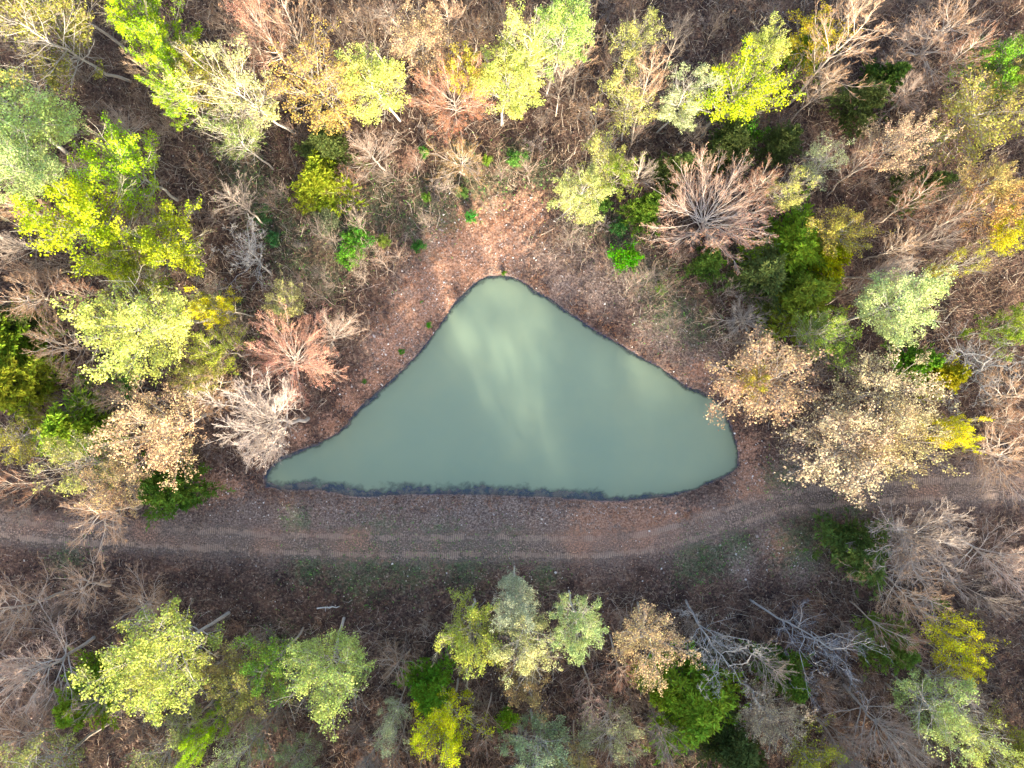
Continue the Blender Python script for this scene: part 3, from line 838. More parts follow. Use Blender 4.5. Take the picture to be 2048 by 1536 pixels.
TREES = [
 # --- top left
 ('Y', 285, 30, 78, 'vivid yellow-green crown cut by the top edge, topmost of the lime column at upper left', dict(leaf=LIME)),
 ('Y', 328, 120, 52, 'vivid lime crown in the middle of the lime column at upper left', dict(leaf=LIME)),
 ('Y', 352, 190, 45, 'bright lime crown at the lower end of the lime column at upper left', dict(leaf=(0.28, .43, .02))),
 ('Q', 75, 75, 105, 'thin olive tree in the top left corner on a long pale trunk', dict(base=(265, 165), leaf=OLIVE)),
 ('V', 60, -20, 90, 'sparse olive tree at the very corner above the long pale trunk', dict(base=(265, 112), leaf=OLIVE)),
 ('P', 55, 235, 108, 'large mint green crown on the left edge with twin pale trunks, upper one', dict(base=(140, 310), leaf=MINT, variant=1)),
 ('P', 35, 335, 80, 'pale green crown on the left edge just below the mint green one', dict(leaf=(.38, .48, .18))),
 ('Y', 185, 442, 118, 'huge vivid yellow-green spreading crown with white limbs, left side', dict(base=(285, 505), variant=0, hc=13.5, leaf=(.44, .53, .02))),
 ('Y', 318, 478, 92, 'yellow-green crown joined to the right of the huge spreading one', dict(base=(360, 520), hc=12.5, variant=1, leaf=(.46, .53, .03))),
 ('Y', 235, 335, 82, 'dark-edged lime crown above the huge yellow-green one on the left', dict(hc=12, leaf=LIME)),
 ('Y', 240, 545, 55, 'small bright yellow-green crown hanging below the huge spreading one', dict(leaf=(.36, .43, .03))),
 ('P', 290, 655, 108, 'broad pale yellow-green crown over a level white trunk, left of centre', dict(base=(438, 640), variant=1)),
 ('Y', 425, 612, 42, 'small vivid yellow tuft of a crown right of the pale one', dict(leaf=YEL)),
 ('K', 55, 595, 58, 'bare tan tree on a level white trunk at the left edge, upper of two', dict(base=(150, 602))),
 ('K', 110, 702, 62, 'bare tan fan-shaped tree on a level white trunk, lower of two at left', dict(base=(218, 703))),
 ('R', 588, 716, 88, 'salmon red budding tree with pale limbs left of the pond', dict(base=(600, 752), variant=0, hc=10)),
 ('B', 672, 650, 50, 'grey bare tree behind the salmon red one, above the pond slope', dict(base=(655, 700), variant=1)),
 ('B', 522, 850, 86, 'white bare tree with fanned branches by the pond left corner', dict(base=(618, 835), variant=0, twig=(.56, .46, .40))),
 ('T', 300, 862, 95, 'tan sparse tree on a forked trunk left of the white bare tree', dict(base=(430, 825))),
 ('K', 420, 800, 70, 'brown bare tree lying over the forked trunk left of the pond', dict(base=(480, 795))),
 ('Q', 160, 920, 68, 'sparse olive green crown near the left edge above the road', dict(base=(292, 912), leaf=(.42, .42, .12))),
 ('T', 245, 970, 72, 'golden tan crown between the olive crown and the dark evergreen shrub', dict(base=(330, 925), leaf=TANV)),
 ('K', 195, 1035, 82, 'bare greyish tree brushing over the left end of the dirt road', dict(base=(290, 1008))),
 ('E', 345, 975, 52, 'green evergreen just above the road at the left', dict(leaf=(.12, .22, .03))),
 ('E', 145, 860, 66, 'mid green evergreen deep in the wood at the left', dict(leaf=FRESH)),
 ('E', 42, 775, 60, 'yellow-green evergreen at the left edge', dict(leaf=(.30, .34, .03))),
 ('E', 20, 690, 58, 'grass green evergreen cut by the left edge', dict(leaf=FRESH)),
 ('Q', 30, 885, 52, 'olive yellow crown cut by the left edge beside a white trunk', dict(leaf=(.38, .36, .06), base=(85, 868))),
 ('E', 20, 640, 34, 'small dark evergreen on the left edge', dict(leaf=DARK)),
 ('Q', 470, 180, 84, 'cream green crown over a long straight white trunk, upper left', dict(base=(600, 278), leaf=(.46, .46, .18))),
 ('T', 642, 170, 88, 'golden budding crown near the top, right of the cream green tree', dict(base=(700, 260), leaf=(.52, .38, .10))),
 ('V', 400, 155, 60, 'thin golden-green crown right beside the lime column', dict(leaf=(.42, .38, .06))),
 ('R', 505, 25, 60, 'rust red bare tree at the top edge, left of centre', dict(base=(600, 175), twig=(.40, .22, .15))),
 ('K', 585, 30, 60, 'pale bare tree at the top edge beside the rust red one', dict(base=(650, 205))),
 ('P', 757, 162, 76, 'tall pale green crown split by a white trunk, left of top centre', dict(base=(802, 245), variant=0)),
 ('T', 846, 78, 62, 'tan budding crown right of the tall pale green one', dict(base=(863, 172))),
 ('B', 785, 22, 48, 'white bare forked tree on the top edge left of centre', dict(base=(802, 60), variant=2)),
 ('K', 905, 30, 60, 'bare tree with orange-brown trunk at the top edge', dict(base=(925, 130))),
 ('K', 950, 55, 48, 'thin bare tree with a white trunk near top centre', dict(base=(950, 125))),
 ('R', 905, 190, 74, 'orange red budding tree below the tan crown near top centre', dict(base=(915, 258), leaf=(.48, .20, .10))),
 ('V', 925, 150, 48, 'gold-green thin tree right behind the orange red one', dict(base=(939, 232), leaf=GOLD)),
 ('P', 1000, 175, 72, 'pale green leafy crown with a short white trunk, top centre', dict(base=(1002, 256))),
 ('P', 1062, 120, 72, 'pale green crown cut by a tall white trunk, top centre', dict(base=(1041, 222), variant=3)),
 ('P', 1122, 58, 62, 'bright green crown at the top edge just right of centre', dict(base=(1092, 192), leaf=(.34, .48, .12), variant=1)),
 ('Q', 1262, 85, 62, 'sparse olive-green crown on a thin white trunk right of top centre', dict(base=(1228, 182))),
 ('Q', 1250, 200, 66, 'pale speckled crown above the bare knoll right of top centre', dict(base=(1243, 282))),
 ('P', 1368, 188, 56, 'pale whitish-green crown on a slanting white trunk', dict(base=(1312, 268), leaf=(.42, .47, .24))),
 ('K', 1166, 115, 45, 'tan bare tree between two pale green crowns near the top', dict(base=(1144, 200))),
 ('K', 1172, 222, 58, 'bare brown tree with a whitish stem above the clearing', dict(base=(1174, 285))),
 ('K', 1290, 150, 48, 'slender bare tree amid the speckled crowns', dict(base=(1262, 290))),
 ('Y', 1487, 182, 84, 'vivid yellow-green crown in the upper right', dict(base=(1402, 275), variant=2, leaf=(.45, .55, .02))),
 ('P', 1532, 108, 46, 'pale green crown peeping behind the vivid yellow-green one', dict()),
 ('G', 1485, 262, 34, 'bright green low shrub at the foot of the vivid yellow-green crown', dict(hc=3.2)),
 ('E', 1450, 300, 40, 'dark evergreen under the vivid yellow-green crown', dict(leaf=DARK)),
 ('V', 1632, 72, 56, 'gold-tipped crown near the top edge at the right', dict(leaf=(.50, .40, .03), base=(1575, 155))),
 ('E', 1610, 100, 34, 'small yellow-green evergreen under the gold-tipped crown', dict(leaf=FRESH)),
 ('K', 1705, 78, 75, 'bare brushy tree on a long slanting trunk, upper right', dict(base=(1570, 215))),
 ('B', 1812, 72, 58, 'forked bare tree near the top right', dict(base=(1746, 146), variant=2)),
 ('K', 1900, 42, 100, 'broad tan brushed bare crown in the top right', dict(base=(1795, 118))),
 ('Y', 1995, 135, 78, 'leaf green crown near the right edge, upper right', dict(base=(1885, 205), leaf=GREEN)),
 ('T', 1968, 235, 98, 'wide olive gold crown at the right edge', dict(base=(1870, 290), leaf=(.36, .33, .07))),
 ('B', 1812, 190, 52, 'small bare tree with reddish tips beside a dark evergreen', dict(base=(1790, 216), variant=1)),
 ('E', 1722, 208, 42, 'darkest evergreen in the upper right wood', dict(leaf=DARK)),
 ('E', 1765, 165, 34, 'small dark evergreen above the darkest one', dict(leaf=(.07, .13, .025))),
 ('E', 1560, 285, 32, 'dull green low evergreen left of the pale round crown', dict(leaf=(.10, .13, .04))),
 ('T', 1808, 292, 62, 'cream and tan crown on slanting bare limbs, upper right', dict(base=(1690, 358), leaf=(.60, .44, .28))),
 ('Q', 1645, 325, 46, 'small round pale green crown above the dark gap', dict(base=(1600, 362), leaf=(.44, .48, .24))),
 ('Z', 1440, 412, 122, 'big pinkish bare tree with branches fanned all round, right of the clearing', dict(base=(1385, 490), hc=8)),
 ('Q', 1570, 385, 44, 'narrow pale green crown touching the big pinkish bare tree', dict()),
 ('V', 1680, 452, 58, 'gold and grey speckled crown right of the big pinkish bare tree', dict(leaf=(.46, .38, .08))),
 ('E', 1575, 500, 72, 'bright grass green evergreen below the big pinkish bare tree', dict(leaf=(.24, .38, .03))),
 ('E', 1525, 555, 52, 'shadowy dark evergreen left of the yellow-tipped one', dict(leaf=DARK)),
 ('E', 1592, 605, 66, 'yellow-tipped evergreen right of the pond', dict(leaf=(.22, .27, .03))),
 ('E', 1650, 520, 40, 'yellow green-tipped evergreen on the right flank of the bright one', dict(leaf=(.42, .44, .01))),
 ('V', 1662, 682, 56, 'fine-leaved yellowish-green crown between evergreen and pale mass', dict(leaf=(.24, .34, .05), twig=(.24, .27, .1))),
 ('Q', 1640, 660, 44, 'fresh green crown behind the fine-leaved yellowish one', dict(leaf=(.24, .34, .06))),
 ('P', 1800, 622, 80, 'round dense pale green crown, right of the pond', dict(leaf=(.46, .54, .22), variant=1, hc=12.5)),
 ('B', 1490, 632, 56, 'small white-twigged bare tree on the pond bank, right side', dict(variant=1, twig=(.52, .44, .36), hc=5, base=(1500, 650))),
 ('T', 1530, 745, 108, 'tan and gold budding tree leaning over the pond right corner', dict(base=(1560, 790), leaf=(.50, .34, .20), variant=0)),
 ('V', 1500, 765, 34, 'small golden tuft within the tan tree by the pond corner', dict(leaf=GOLD)),
 ('T', 1760, 800, 108, 'cream-budded crown, upper of the wide pale mass at right', dict(base=(1700, 800), leaf=(.68, .58, .34), variant=1, hc=11.5)),
 ('T', 1695, 915, 112, 'cream-budded crown, lower of the wide pale mass at right', dict(base=(1645, 890), leaf=(.68, .54, .34), variant=0, hc=11)),
 ('T', 1810, 890, 84, 'cream-tan crown between the pale mass and the bright yellow tree', dict(leaf=(.52, .44, .2))),
 ('Y', 1912, 862, 44, 'bright yellow crown at the right, low', dict(leaf=YEL)),
 ('E', 1873, 752, 32, 'small golden green evergreen right of the pale mass', dict(leaf=(.38, .36, .02))),
 ('E', 1835, 722, 32, 'small bright green evergreen above the golden green one', dict(leaf=GREEN)),
 ('D', 1960, 735, 84, 'whitish bare tree on a level trunk at the right edge', dict(base=(1895, 760), hc=8)),
 ('K', 2010, 900, 80, 'brushy bare tree at the right edge above the road', dict(base=(1920, 890))),
 ('K', 2030, 800, 70, 'grey twiggy tree cut by the right edge', dict(base=(1950, 800))),
 ('Y', 2020, 462, 52, 'yellow crown cut by the right edge, above centre', dict(leaf=YEL, base=(1940, 490))),
 ('V', 2000, 405, 60, 'orange-tan thin crown above the yellow one at the right edge', dict(leaf=(.42, .26, .1))),
 ('Q', 1912, 532, 36, 'small yellow olive crown near the right edge', dict(leaf=(.42, .40, .04))),
 ('Y', 2035, 660, 52, 'green crown cut by the right edge at mid height', dict(leaf=(.26, .36, .04))),
 ('E', 1838, 375, 34, 'dark round evergreen below the cream and tan crown', dict(leaf=(.12, .165, .045))),
 # --- below the road
 ('E', 1710, 1098, 58, 'dark green evergreen just below the road at the right', dict(leaf=(.11, .165, .04))),
 ('B', 1850, 1082, 98, 'long bare tree with grey trunk right of the dark evergreen', dict(base=(1738, 1048), variant=0, twig=(.44, .35, .29))),
 ('B', 2020, 1120, 90, 'bare tree cut by the right edge below the road', dict(base=(1905, 1075), variant=1)),
 ('K', 1800, 1200, 80, 'bare tree with grey slanting trunk below the dark evergreen', dict(base=(1672, 1122))),
 ('V', 1912, 1265, 58, 'yellow-gold brushed crown in the lower right', dict(leaf=YEL)),
 ('V', 1925, 1330, 38, 'small golden crown just under the yellow-gold one', dict(leaf=YEL)),
 ('E', 1772, 1292, 44, 'soft green evergreen left of the yellow-gold crown', dict(leaf=(.16, .24, .04))),
 ('P', 1880, 1430, 78, 'long pale green crown in the lower right corner area', dict(base=(1775, 1370), hc=14, leaf=(.50, .58, .20))),
 ('P', 1945, 1470, 50, 'pale yellow-green tail end of crowns near the lower right corner', dict(hc=13, leaf=(.52, .56, .14))),
 ('D', 1438, 1300, 74, 'dead white tree with crooked thick branches, below the road', dict(base=(1372, 1200), variant=0)),
 ('D', 1640, 1310, 74, 'dark leaning dead tree with a long grey trunk, lower right', dict(base=(1500, 1200), variant=1, twig=(.24, .25, .3))),  # twigs coloured dark blue-grey to paint in the shadow on this crown
 ('B', 1790, 1470, 84, 'grey bare tree at the bottom, right of centre', dict(base=(1690, 1370), variant=1)),
 ('E', 1390, 1405, 80, 'big bright green evergreen below the dead white tree', dict(leaf=(.22, .34, .03))),
 ('E', 1462, 1490, 50, 'dark evergreen at the bottom right of the big bright one', dict(leaf=DARK)),
 ('E', 1562, 1345, 40, 'small green evergreen beside the dark leaning dead tree', dict(leaf=(.13, .22, .03))),
 ('T', 1302, 1285, 74, 'golden tan crown below the road, right of bottom centre', dict(base=(1275, 1205), leaf=(.62, .46, .24), variant=2)),
 ('E', 1310, 1365, 34, 'green evergreen peeping out under the golden tan crown', dict(leaf=FRESH)),
 ('P', 1155, 1265, 60, 'oval grey-green crown on a grey trunk below the road', dict(base=(1137, 1180), leaf=(.36, .44, .18))),
 ('P', 1030, 1195, 50, 'whitish green crown nearest the road at bottom centre', dict(leaf=(.38, .42, .28))),
 ('P', 1055, 1290, 66, 'cream-tipped crown just below the whitish green one', dict(leaf=(.50, .50, .22))),
 ('Y', 935, 1268, 76, 'open crown of yellow-green tufts left of the cream-tipped one', dict(variant=1, leaf=(.38, .42, .08))),
 ('Y', 898, 1455, 76, 'vivid yellow crown at bottom centre', dict(leaf=(.60, .62, .02), variant=0)),
 ('E', 862, 1372, 46, 'fresh green feathery tree above the vivid yellow crown', dict(leaf=(.18, .34, .03))),
 ('P', 1062, 1508, 76, 'pale grey-green crown cut by the bottom edge, right of the yellow one', dict(base=(1062, 1425), leaf=(.36, .43, .22))),
 ('Q', 1228, 1475, 76, 'sparse dull green crown on a dark trunk near the bottom edge', dict(base=(1222, 1400), leaf=(.32, .33, .16))),
 ('Q', 785, 1448, 40, 'small pale dotted crown left of the vivid yellow one', dict(leaf=(.36, .40, .22))),
 ('P', 645, 1338, 88, 'pale lime crown hanging from a dark grey trunk, lower left of centre', dict(base=(688, 1235), variant=1, leaf=(.42, .50, .14))),
 ('V', 545, 1325, 66, 'soft green thin crown left of the pale lime one', dict(leaf=(.22, .36, .05), twig=(.2, .26, .08))),
 ('P', 318, 1335, 108, 'large pale yellow-green crown with a thick grey trunk, lower left', dict(base=(458, 1226), leaf=(.44, .49, .11), variant=1)),
 ('E', 182, 1382, 52, 'feathery green evergreen left of the large pale crown', dict(leaf=FRESH)),
 ('Y', 408, 1468, 42, 'small vivid lime crown near the bottom, left', dict(leaf=LIME)),
 ('V', 485, 1375, 70, 'olive gold thin crown between the large pale and soft green crowns', dict(leaf=(.40, .36, .10))),
 ('Q', 490, 1505, 56, 'pale green crown on the bottom edge, left of centre', dict(leaf=(.38, .44, .16))),
 ('Q', 330, 1500, 80, 'speckled pale crown on the bottom edge right of two grey trunks', dict(leaf=(.40, .42, .14))),
 ('Q', 590, 1520, 50, 'grey-green crown on the bottom edge beside two grey trunks', dict(leaf=(.34, .42, .18), base=(625, 1450))),
 ('Q', 60, 1555, 100, 'sparse yellowish crown cut by the bottom left corner', dict(base=(225, 1445), leaf=(.4, .4, .12))),
 ('K', 5, 1500, 80, 'bare tree cut by the bottom left corner on a grey trunk', dict(base=(165, 1440))),
 ('B', 45, 1345, 105, 'big bare grey tree at the left edge, lower left', dict(base=(185, 1275), variant=1)),
 ('K', 20, 1215, 76, 'bare brushed tree cut by the left edge just below the road', dict(base=(130, 1185))),
 ('K', 165, 1195, 66, 'thin bare tree below the left end of the road', dict(base=(225, 1170))),
 ('K', 280, 1215, 60, 'bare tree with upright tan twigs, lower left', dict(base=(300, 1215))),
 ('V', 1620, 1535, 60, 'yellow-olive crown on the bottom edge at the right', dict(leaf=(.40, .40, .05))),
 ('V', 2020, 1500, 60, 'yellow-olive crown in the bottom right corner', dict(leaf=(.36, .34, .05))),
 ('T', 1540, 1435, 62, 'dull tan budded tree near the bottom right', dict(leaf=(.42, .34, .22), base=(1490, 1370))),
 ('K', 790, 1340, 48, 'brown bare forked tree above the small dotted crown', dict(base=(820, 1300))),
 ('V', 1040, 1370, 58, 'tan-brown thin tree under the cream-tipped crown', dict(leaf=(.36, .26, .12))),
 ('K', 1180, 1395, 48, 'pinkish brown bare bush-like tree near bottom centre', dict(twig=(.44, .28, .24))),
 # --- around the clearing at the top
 ('B', 735, 292, 54, 'whitish bare tree above the clearing, left of centre', dict(base=(775, 345), variant=1, hc=6.5)),
 ('E', 640, 365, 50, 'yellow-green evergreen standing alone left of the clearing', dict(leaf=(.30, .36, .03))),
 ('E', 655, 295, 40, 'dark evergreen behind the lone yellow-green one', dict(leaf=DARK)),
 ('K', 925, 330, 52, 'golden bare shrubby tree at the head of the clearing', dict(base=(928, 352), hc=4.5, twig=(.50, .33, .14))),
 ('Q', 475, 275, 62, 'thin dull green crown in the shade, upper left', dict(leaf=(.20, .26, .08))),
 ('P', 1168, 375, 64, 'pale yellow-green crown at the head of the clearing, nearest the pond', dict(base=(1153, 420), variant=0, leaf=(.46, .48, .16), hc=8)),
 ('Q', 1205, 310, 52, 'olive-cream crown just above the one nearest the pond', dict(base=(1200, 345))),
 ('V', 1238, 345, 40, 'small gold-green crown right of the head of the clearing', dict(leaf=(.26, .34, .04))),
 ('E', 1286, 420, 30, 'small green evergreen left of the big pinkish bare tree', dict(leaf=(.14, .24, .03))),
 ('E', 1345, 340, 34, 'dull green evergreen above the big pinkish bare tree', dict(leaf=(.13, .18, .05))),
 ('E', 1412, 528, 30, 'round dark green evergreen under the big pinkish bare tree', dict(leaf=(.10, .17, .03))),
 ('D', 482, 515, 66, 'white crooked bare tree left of the clearing', dict(base=(545, 548), variant=1, hc=8)),
 ('S', 690, 370, 44, 'thin brown sapling right of the lone yellow-green evergreen', dict(twig=(.42, .2, .12))),
 ('V', 560, 610, 44, 'sparse olive twiggy tree above the salmon red one', dict(leaf=(.34, .33, .12))),
 ('V', 430, 700, 50, 'thin green-yellow crown left of the salmon red tree', dict(leaf=(.30, .34, .05))),
 ('V', 400, 760, 46, 'olive thin crown below the broad pale one at left', dict(leaf=(.28, .28, .06))),
 ('B', 240, 250, 46, 'small grey leafless tree in the gap below the lime column', dict(base=(275, 285), variant=1)),
 # --- low shrubs
 ('G', 1250, 515, 29, 'brightest green shrub, on the bank above the pond right shore', dict(leaf=(.14, .46, .01))),
 ('G', 715, 470, 28, 'fresh green shrub on the clearing, upper of two together', dict(leaf=(.13, .34, .04))),
 ('G', 695, 505, 28, 'fresh green shrub on the clearing, lower of two together', dict(leaf=(.14, .34, .03))),
 ('G', 655, 440, 26, 'silvery green shrub below the lone yellow-green evergreen', dict(leaf=(.24, .28, .15))),
 ('G', 1032, 315, 18, 'light green shrub in the middle of the clearing head', dict(leaf=(.16, .36, .07))),
 ('G', 942, 430, 13, 'deep green small shrub at the head of the bare dirt', dict(leaf=(.06, .28, .04))),
 ('G', 838, 492, 13, 'small green shrub on the edge of the dirt strip', dict(leaf=(.06, .22, .04))),
 ('G', 848, 305, 10, 'tiny green shrub beside a bald patch of dirt', dict(leaf=(.10, .30, .04))),
 ('G', 850, 395, 10, 'tiny yellowish-green shrub left of the deep green one', dict(leaf=(.16, .32, .04))),
 ('G', 925, 385, 12, 'soft green shrub above the deep green one', dict(leaf=(.14, .26, .06))),
 ('G', 975, 320, 10, 'tiny lime shrub left of the light green one', dict(leaf=(.22, .34, .04))),
 ('G', 1200, 410, 20, 'dull green shrub under the crown nearest the pond', dict(leaf=(.12, .24, .04))),
 ('G', 1240, 455, 18, 'shaded green shrub left of the brightest green one', dict(leaf=(.07, .2, .05))),
 ('G', 1322, 575, 12, 'small olive shrub right of the brightest green one', dict(leaf=(.14, .24, .04))),
 ('G', 550, 480, 16, 'dark bluish green shrub left of the pair on the clearing', dict(leaf=(.05, .18, .06))),
 ('G', 525, 430, 18, 'dull green shrub further left of the pair on the clearing', dict(leaf=(.07, .17, .06))),
 ('G', 250, 770, 26, 'shady green shrub below the broad pale crown at left', dict(leaf=(.10, .24, .04))),
 ('G', 770, 480, 14, 'yellowish shrub between the shrub pair and the dirt strip', dict(leaf=(.22, .3, .05))),
 ('G', 1875, 1205, 12, 'tiny green shrub above the yellow-gold crown, lower right', dict(leaf=(.2, .34, .04))),
 ('G', 1015, 1440, 20, 'small lime shrub right of the vivid yellow crown', dict(leaf=(.22, .42, .03))),
 ('G', 845, 607, 5, 'little green weed on the dirt strip, uppermost of three', dict(hc=.5, leaf=(.10, .32, .02))),
 ('G', 858, 650, 6, 'little green weed on the dirt strip, middle of three', dict(hc=.5, leaf=(.10, .36, .02))),
 ('G', 803, 703, 6, 'little green weed on the dirt strip, lowest of three', dict(hc=.5, leaf=(.08, .30, .02))),
 ('G', 728, 762, 5, 'little green weed on the pond left bank', dict(hc=.5, leaf=(.06, .24, .03))),
 ('G', 1008, 546, 5, 'little green weed at the very tip of the pond', dict(hc=.5, leaf=(.12, .26, .02))),
 ('G', 1228, 1036, 6, 'little dark green weed on the orange dirt, left of two', dict(hc=.5, leaf=(.05, .20, .02))),
 ('G', 1333, 1031, 5, 'little dark green weed on the orange dirt, right of two', dict(hc=.5, leaf=(.05, .20, .02))),
 ('G', 1425, 1116, 9, 'low bright green clump below the road bend', dict(hc=.4, leaf=(.08, .28, .06))),
 ('G', 1400, 1118, 7, 'low green clump left of the bright one below the road bend', dict(hc=.4, leaf=(.08, .24, .06))),
 ('G', 1325, 640, 13, 'low bluish green clump on the right bank of the pond', dict(hc=.5, leaf=(.06, .17, .07))),
]
LAND = []
for kind, cx, cy, r, label, opt in TREES:
    put(kind, cx, cy, r, label, **opt)
    LAND.append((cx, cy, r, kind))

# ------------------------------------------------------------------ the rest of the wood
MARKS = [(225, 440, 'the huge spreading yellow-green crown'), (588, 718, 'the salmon red tree'), (530, 852, 'the white bare tree by the pond corner'),
 (325, 100, 'the lime column of crowns'), (757, 162, 'the tall pale green crown'), (1487, 182, 'the vivid yellow-green crown'),
 (1440, 415, 'the big pinkish bare tree'), (1800, 622, 'the round dense pale green crown'), (1730, 860, 'the wide cream-budded mass'),
 (1710, 1098, 'the dark evergreen below the road'), (1438, 1300, 'the dead white tree'), (1302, 1285, 'the golden tan crown'),
 (1155, 1265, 'the oval grey-green crown'), (898, 1455, 'the vivid yellow crown'), (645, 1338, 'the pale lime crown'),
 (318, 1335, 'the large pale yellow-green crown'), (640, 365, 'the lone yellow-green evergreen'), (290, 655, 'the broad pale crown left of centre'),
 (1995, 135, 'the leaf green crown at the right edge'), (1880, 1430, 'the long pale green crown'), (1912, 1265, 'the yellow-gold brushed crown'),
 (55, 235, 'the mint green crown at the left edge'), (1060, 130, 'the pale crown cut by a tall white trunk'), (470, 180, 'the cream green crown'),
 (1575, 530, 'the bright grass green evergreen'), (1808, 292, 'the cream and tan crown'), (345, 975, 'the evergreen by the road'),
 (2020, 462, 'the yellow crown at the right edge'), (1390, 1405, 'the big bright green evergreen'), (300, 862, 'the tan tree on a forked trunk'),
 (45, 1345, 'the big bare grey tree at the left edge')]
DIRS = ['right of', 'upper right of', 'above', 'upper left of', 'left of', 'lower left of', 'below', 'lower right of']
FILL = []
def to_px(x, y, h):
    k = S * H / (H - h)
    return 1024 + x * k, 768 - y * k

pts = [(p[1], p[2], p[3]) for p in PLACED if p[0] not in 'G']
looks = [('K', 'bare tan tree', (0.46, 0.31, 0.20), 8), ('K', 'bare grey tree', (0.36, 0.29, 0.25), 7), ('K', 'bare reddish-brown tree', (0.42, 0.22, 0.14), 9),
         ('V', 'thin olive-budded tree', (0.38, 0.32, 0.16), 4), ('S', 'slender brown sapling', (0.38, 0.23, 0.16), 22), ('S', 'slender pale sapling', (0.52, 0.41, 0.32), 14),
         ('B', 'bare whitish tree', (0.52, 0.42, 0.36), 3), ('N', 'low leafless shrub', (0.36, 0.22, 0.16), 14), ('N', 'low grey twiggy shrub', (0.44, 0.38, 0.36), 5)]
wts = np.array([q[3] for q in looks], float); wts /= wts.sum()
tries = 0
while len(FILL) < 400 and tries < 30000:
    tries += 1
    x = rng.uniform(-52, 52); y = rng.uniform(-39, 39)
    kind, desc, tw, _ = looks[rng.choice(len(looks), p=wts)]
    h = HC[kind] * rng.uniform(0.8, 1.2)
    R = {'K': 1.8, 'V': 2.0, 'S': 1.3, 'B': 2.3, 'N': 1.2}[kind] * rng.uniform(0.75, 1.2)
    cs = float(clear_sd(np.array([x]), np.array([y]))[0])
    sdp = float(pond_sd(np.array([x]), np.array([y]))[0])
    if cs < (2.0 if kind in 'KVB' else 0.8) and not (kind in 'SN' and y > -8 and sdp > 4.5): continue
    px, py = to_px(x, y, h)
    if not (-20 < px < 2068 and -20 < py < 1556): continue
    if kind in 'KVB' and not (kind == 'K' and rng.random() < 0.25):
        if any((px - a) ** 2 + (py - b) ** 2 < (0.75 * c) ** 2 for a, b, c, kd in LAND if kd not in 'G'): continue
    elif kind in 'SN' and any((px - a) ** 2 + (py - b) ** 2 < (0.6 * c) ** 2 for a, b, c, kd in LAND): continue
    mind = 2.2 if kind in 'KVB' else 1.2
    if any((x - a) ** 2 + (y - b) ** 2 < mind ** 2 for a, b, c in pts): continue
    pts.append((x, y, R))
    FILL.append((kind, desc, tw, x, y, h, R, px, py))
used = {}
for kind, desc, tw, x, y, h, R, px, py in FILL:
    m = min(MARKS, key=lambda q: (q[0] - px) ** 2 + (q[1] - py) ** 2)
    dd = math.hypot(m[0] - px, m[1] - py)
    d8 = DIRS[int(round(math.atan2(m[1] - py, px - m[0]) / (math.pi / 4))) % 8]
    used.setdefault((desc, d8, m[2]), []).append((dd, kind, tw, x, y, h, R))
ORD = ['', 'second ', 'third ', 'fourth ', 'fifth ', 'sixth ', 'seventh ', 'eighth ', 'ninth ', 'tenth ', 'eleventh ', 'twelfth ']
for (desc, d8, mk), L in used.items():
    L.sort(key=lambda q: q[0])
    for i, (dd, kind, tw, x, y, h, R) in enumerate(L):
        near = 'nearest ' if len(L) > 1 and i == 0 else ORD[i]
        lb = f"{near}{desc} {d8} {mk}"
        plant(kind, x, y, R, h, (rng.normal() * .5, rng.normal() * .5), label=lb, twig=tw)

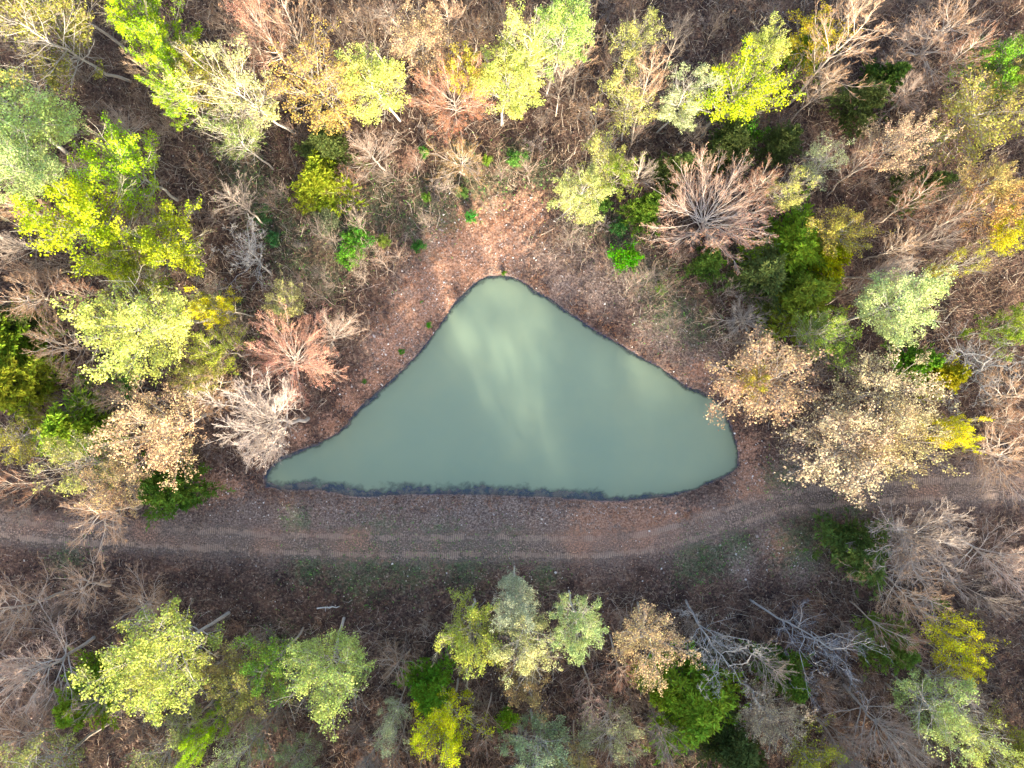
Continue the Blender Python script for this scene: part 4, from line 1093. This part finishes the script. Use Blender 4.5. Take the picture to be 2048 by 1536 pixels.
# trees standing just outside the frame, whose shadows fall into it
n_out = 0
while n_out < 128:
    if n_out < 100:
        x = rng.uniform(-45, 66); y = rng.uniform(-66, -41)
    else:
        x = rng.choice([-1, 1]) * rng.uniform(55, 64); y = rng.uniform(-40, 48)
        if rng.random() < 0.4: x = rng.uniform(-60, 60); y = rng.uniform(42, 52)
    kind = ['Y', 'B', 'P', 'P', 'T', 'P', 'K', 'Y'][int(rng.integers(8))]
    h = HC[kind] * rng.uniform(1.1, 1.4)
    px, py = to_px(x, y, h * 1.3)
    if -130 < px < 2178 and -130 < py < 1666: continue
    if any((x - a) ** 2 + (y - b) ** 2 < 5.5 for a, b, c in pts): continue
    pts.append((x, y, 3)); n_out += 1
    ds = {'K': 'bare twiggy tree', 'B': 'bare spreading tree', 'P': 'pale green tree', 'Q': 'thin pale green tree', 'T': 'tan budding tree', 'E': 'evergreen', 'Y': 'yellow-green tree'}[kind]
    side = 'bottom' if y < -41 else 'top' if y > 41.9 else 'left' if x < 0 else 'right'
    o = plant(kind, x, y, 4.1 * rng.uniform(.8, 1.2), h, label=f"{ds} standing out of view beyond the {side} edge")
    o["group"] = f"{ds}s beyond the {side} edge"

# ------------------------------------------------------------------ a fallen pale log below the road
def log(name, px0, px1, r, mat_col, label):
    a = Vector((*W(*px0), 0)); b = Vector((*W(*px1), 0)); n = 7
    rg = np.random.default_rng(5)
    P = np.zeros((1, n, 3)); s = np.linspace(0, 1, n)
    for i in range(3): P[0, :, i] = a[i] + (b[i] - a[i]) * s
    P[0, :, :2] += rg.normal(size=(n, 2)) * 0.04
    P[0, :, 2] = ground_z(P[0, :, 0], P[0, :, 1]) + r * 1.1
    R = (r * (1 - 0.4 * s))[None]
    v, f = tubes(P, R, 8)
    # broken branch stubs
    st = P[0, [2, 4]]; d = norm(rg.normal(size=(2, 3)) + np.array([0, 0, .6]))
    P2 = np.stack([st, st + d * 0.25, st + d * 0.45], 1)
    v2, f2 = tubes(P2, np.array([[r * .45, r * .35, r * .15]] * 2), 5)
    o = bpy.data.objects.new(name, mesh_np(name, *join([(v, f), (v2, f2)]), M_BARK, True)); C.objects.link(o)
    o.color = (*mat_col, 1); o["label"] = label; o["category"] = "log"; return o
log('fallen_log', (637, 1213), (681, 1212), 0.08, (0.8, 0.78, 0.78), "small white fallen log on the dark litter below the road")
log('fallen_branch', (722, 583), (770, 566), 0.05, (0.55, 0.42, 0.36), "pinkish fallen branch on the slope left of the pond tip")
log('fallen_log', (1735, 1040), (1748, 1050), 0.1, (0.7, 0.7, 0.75), "short grey stub of wood by the road above the dark evergreen")
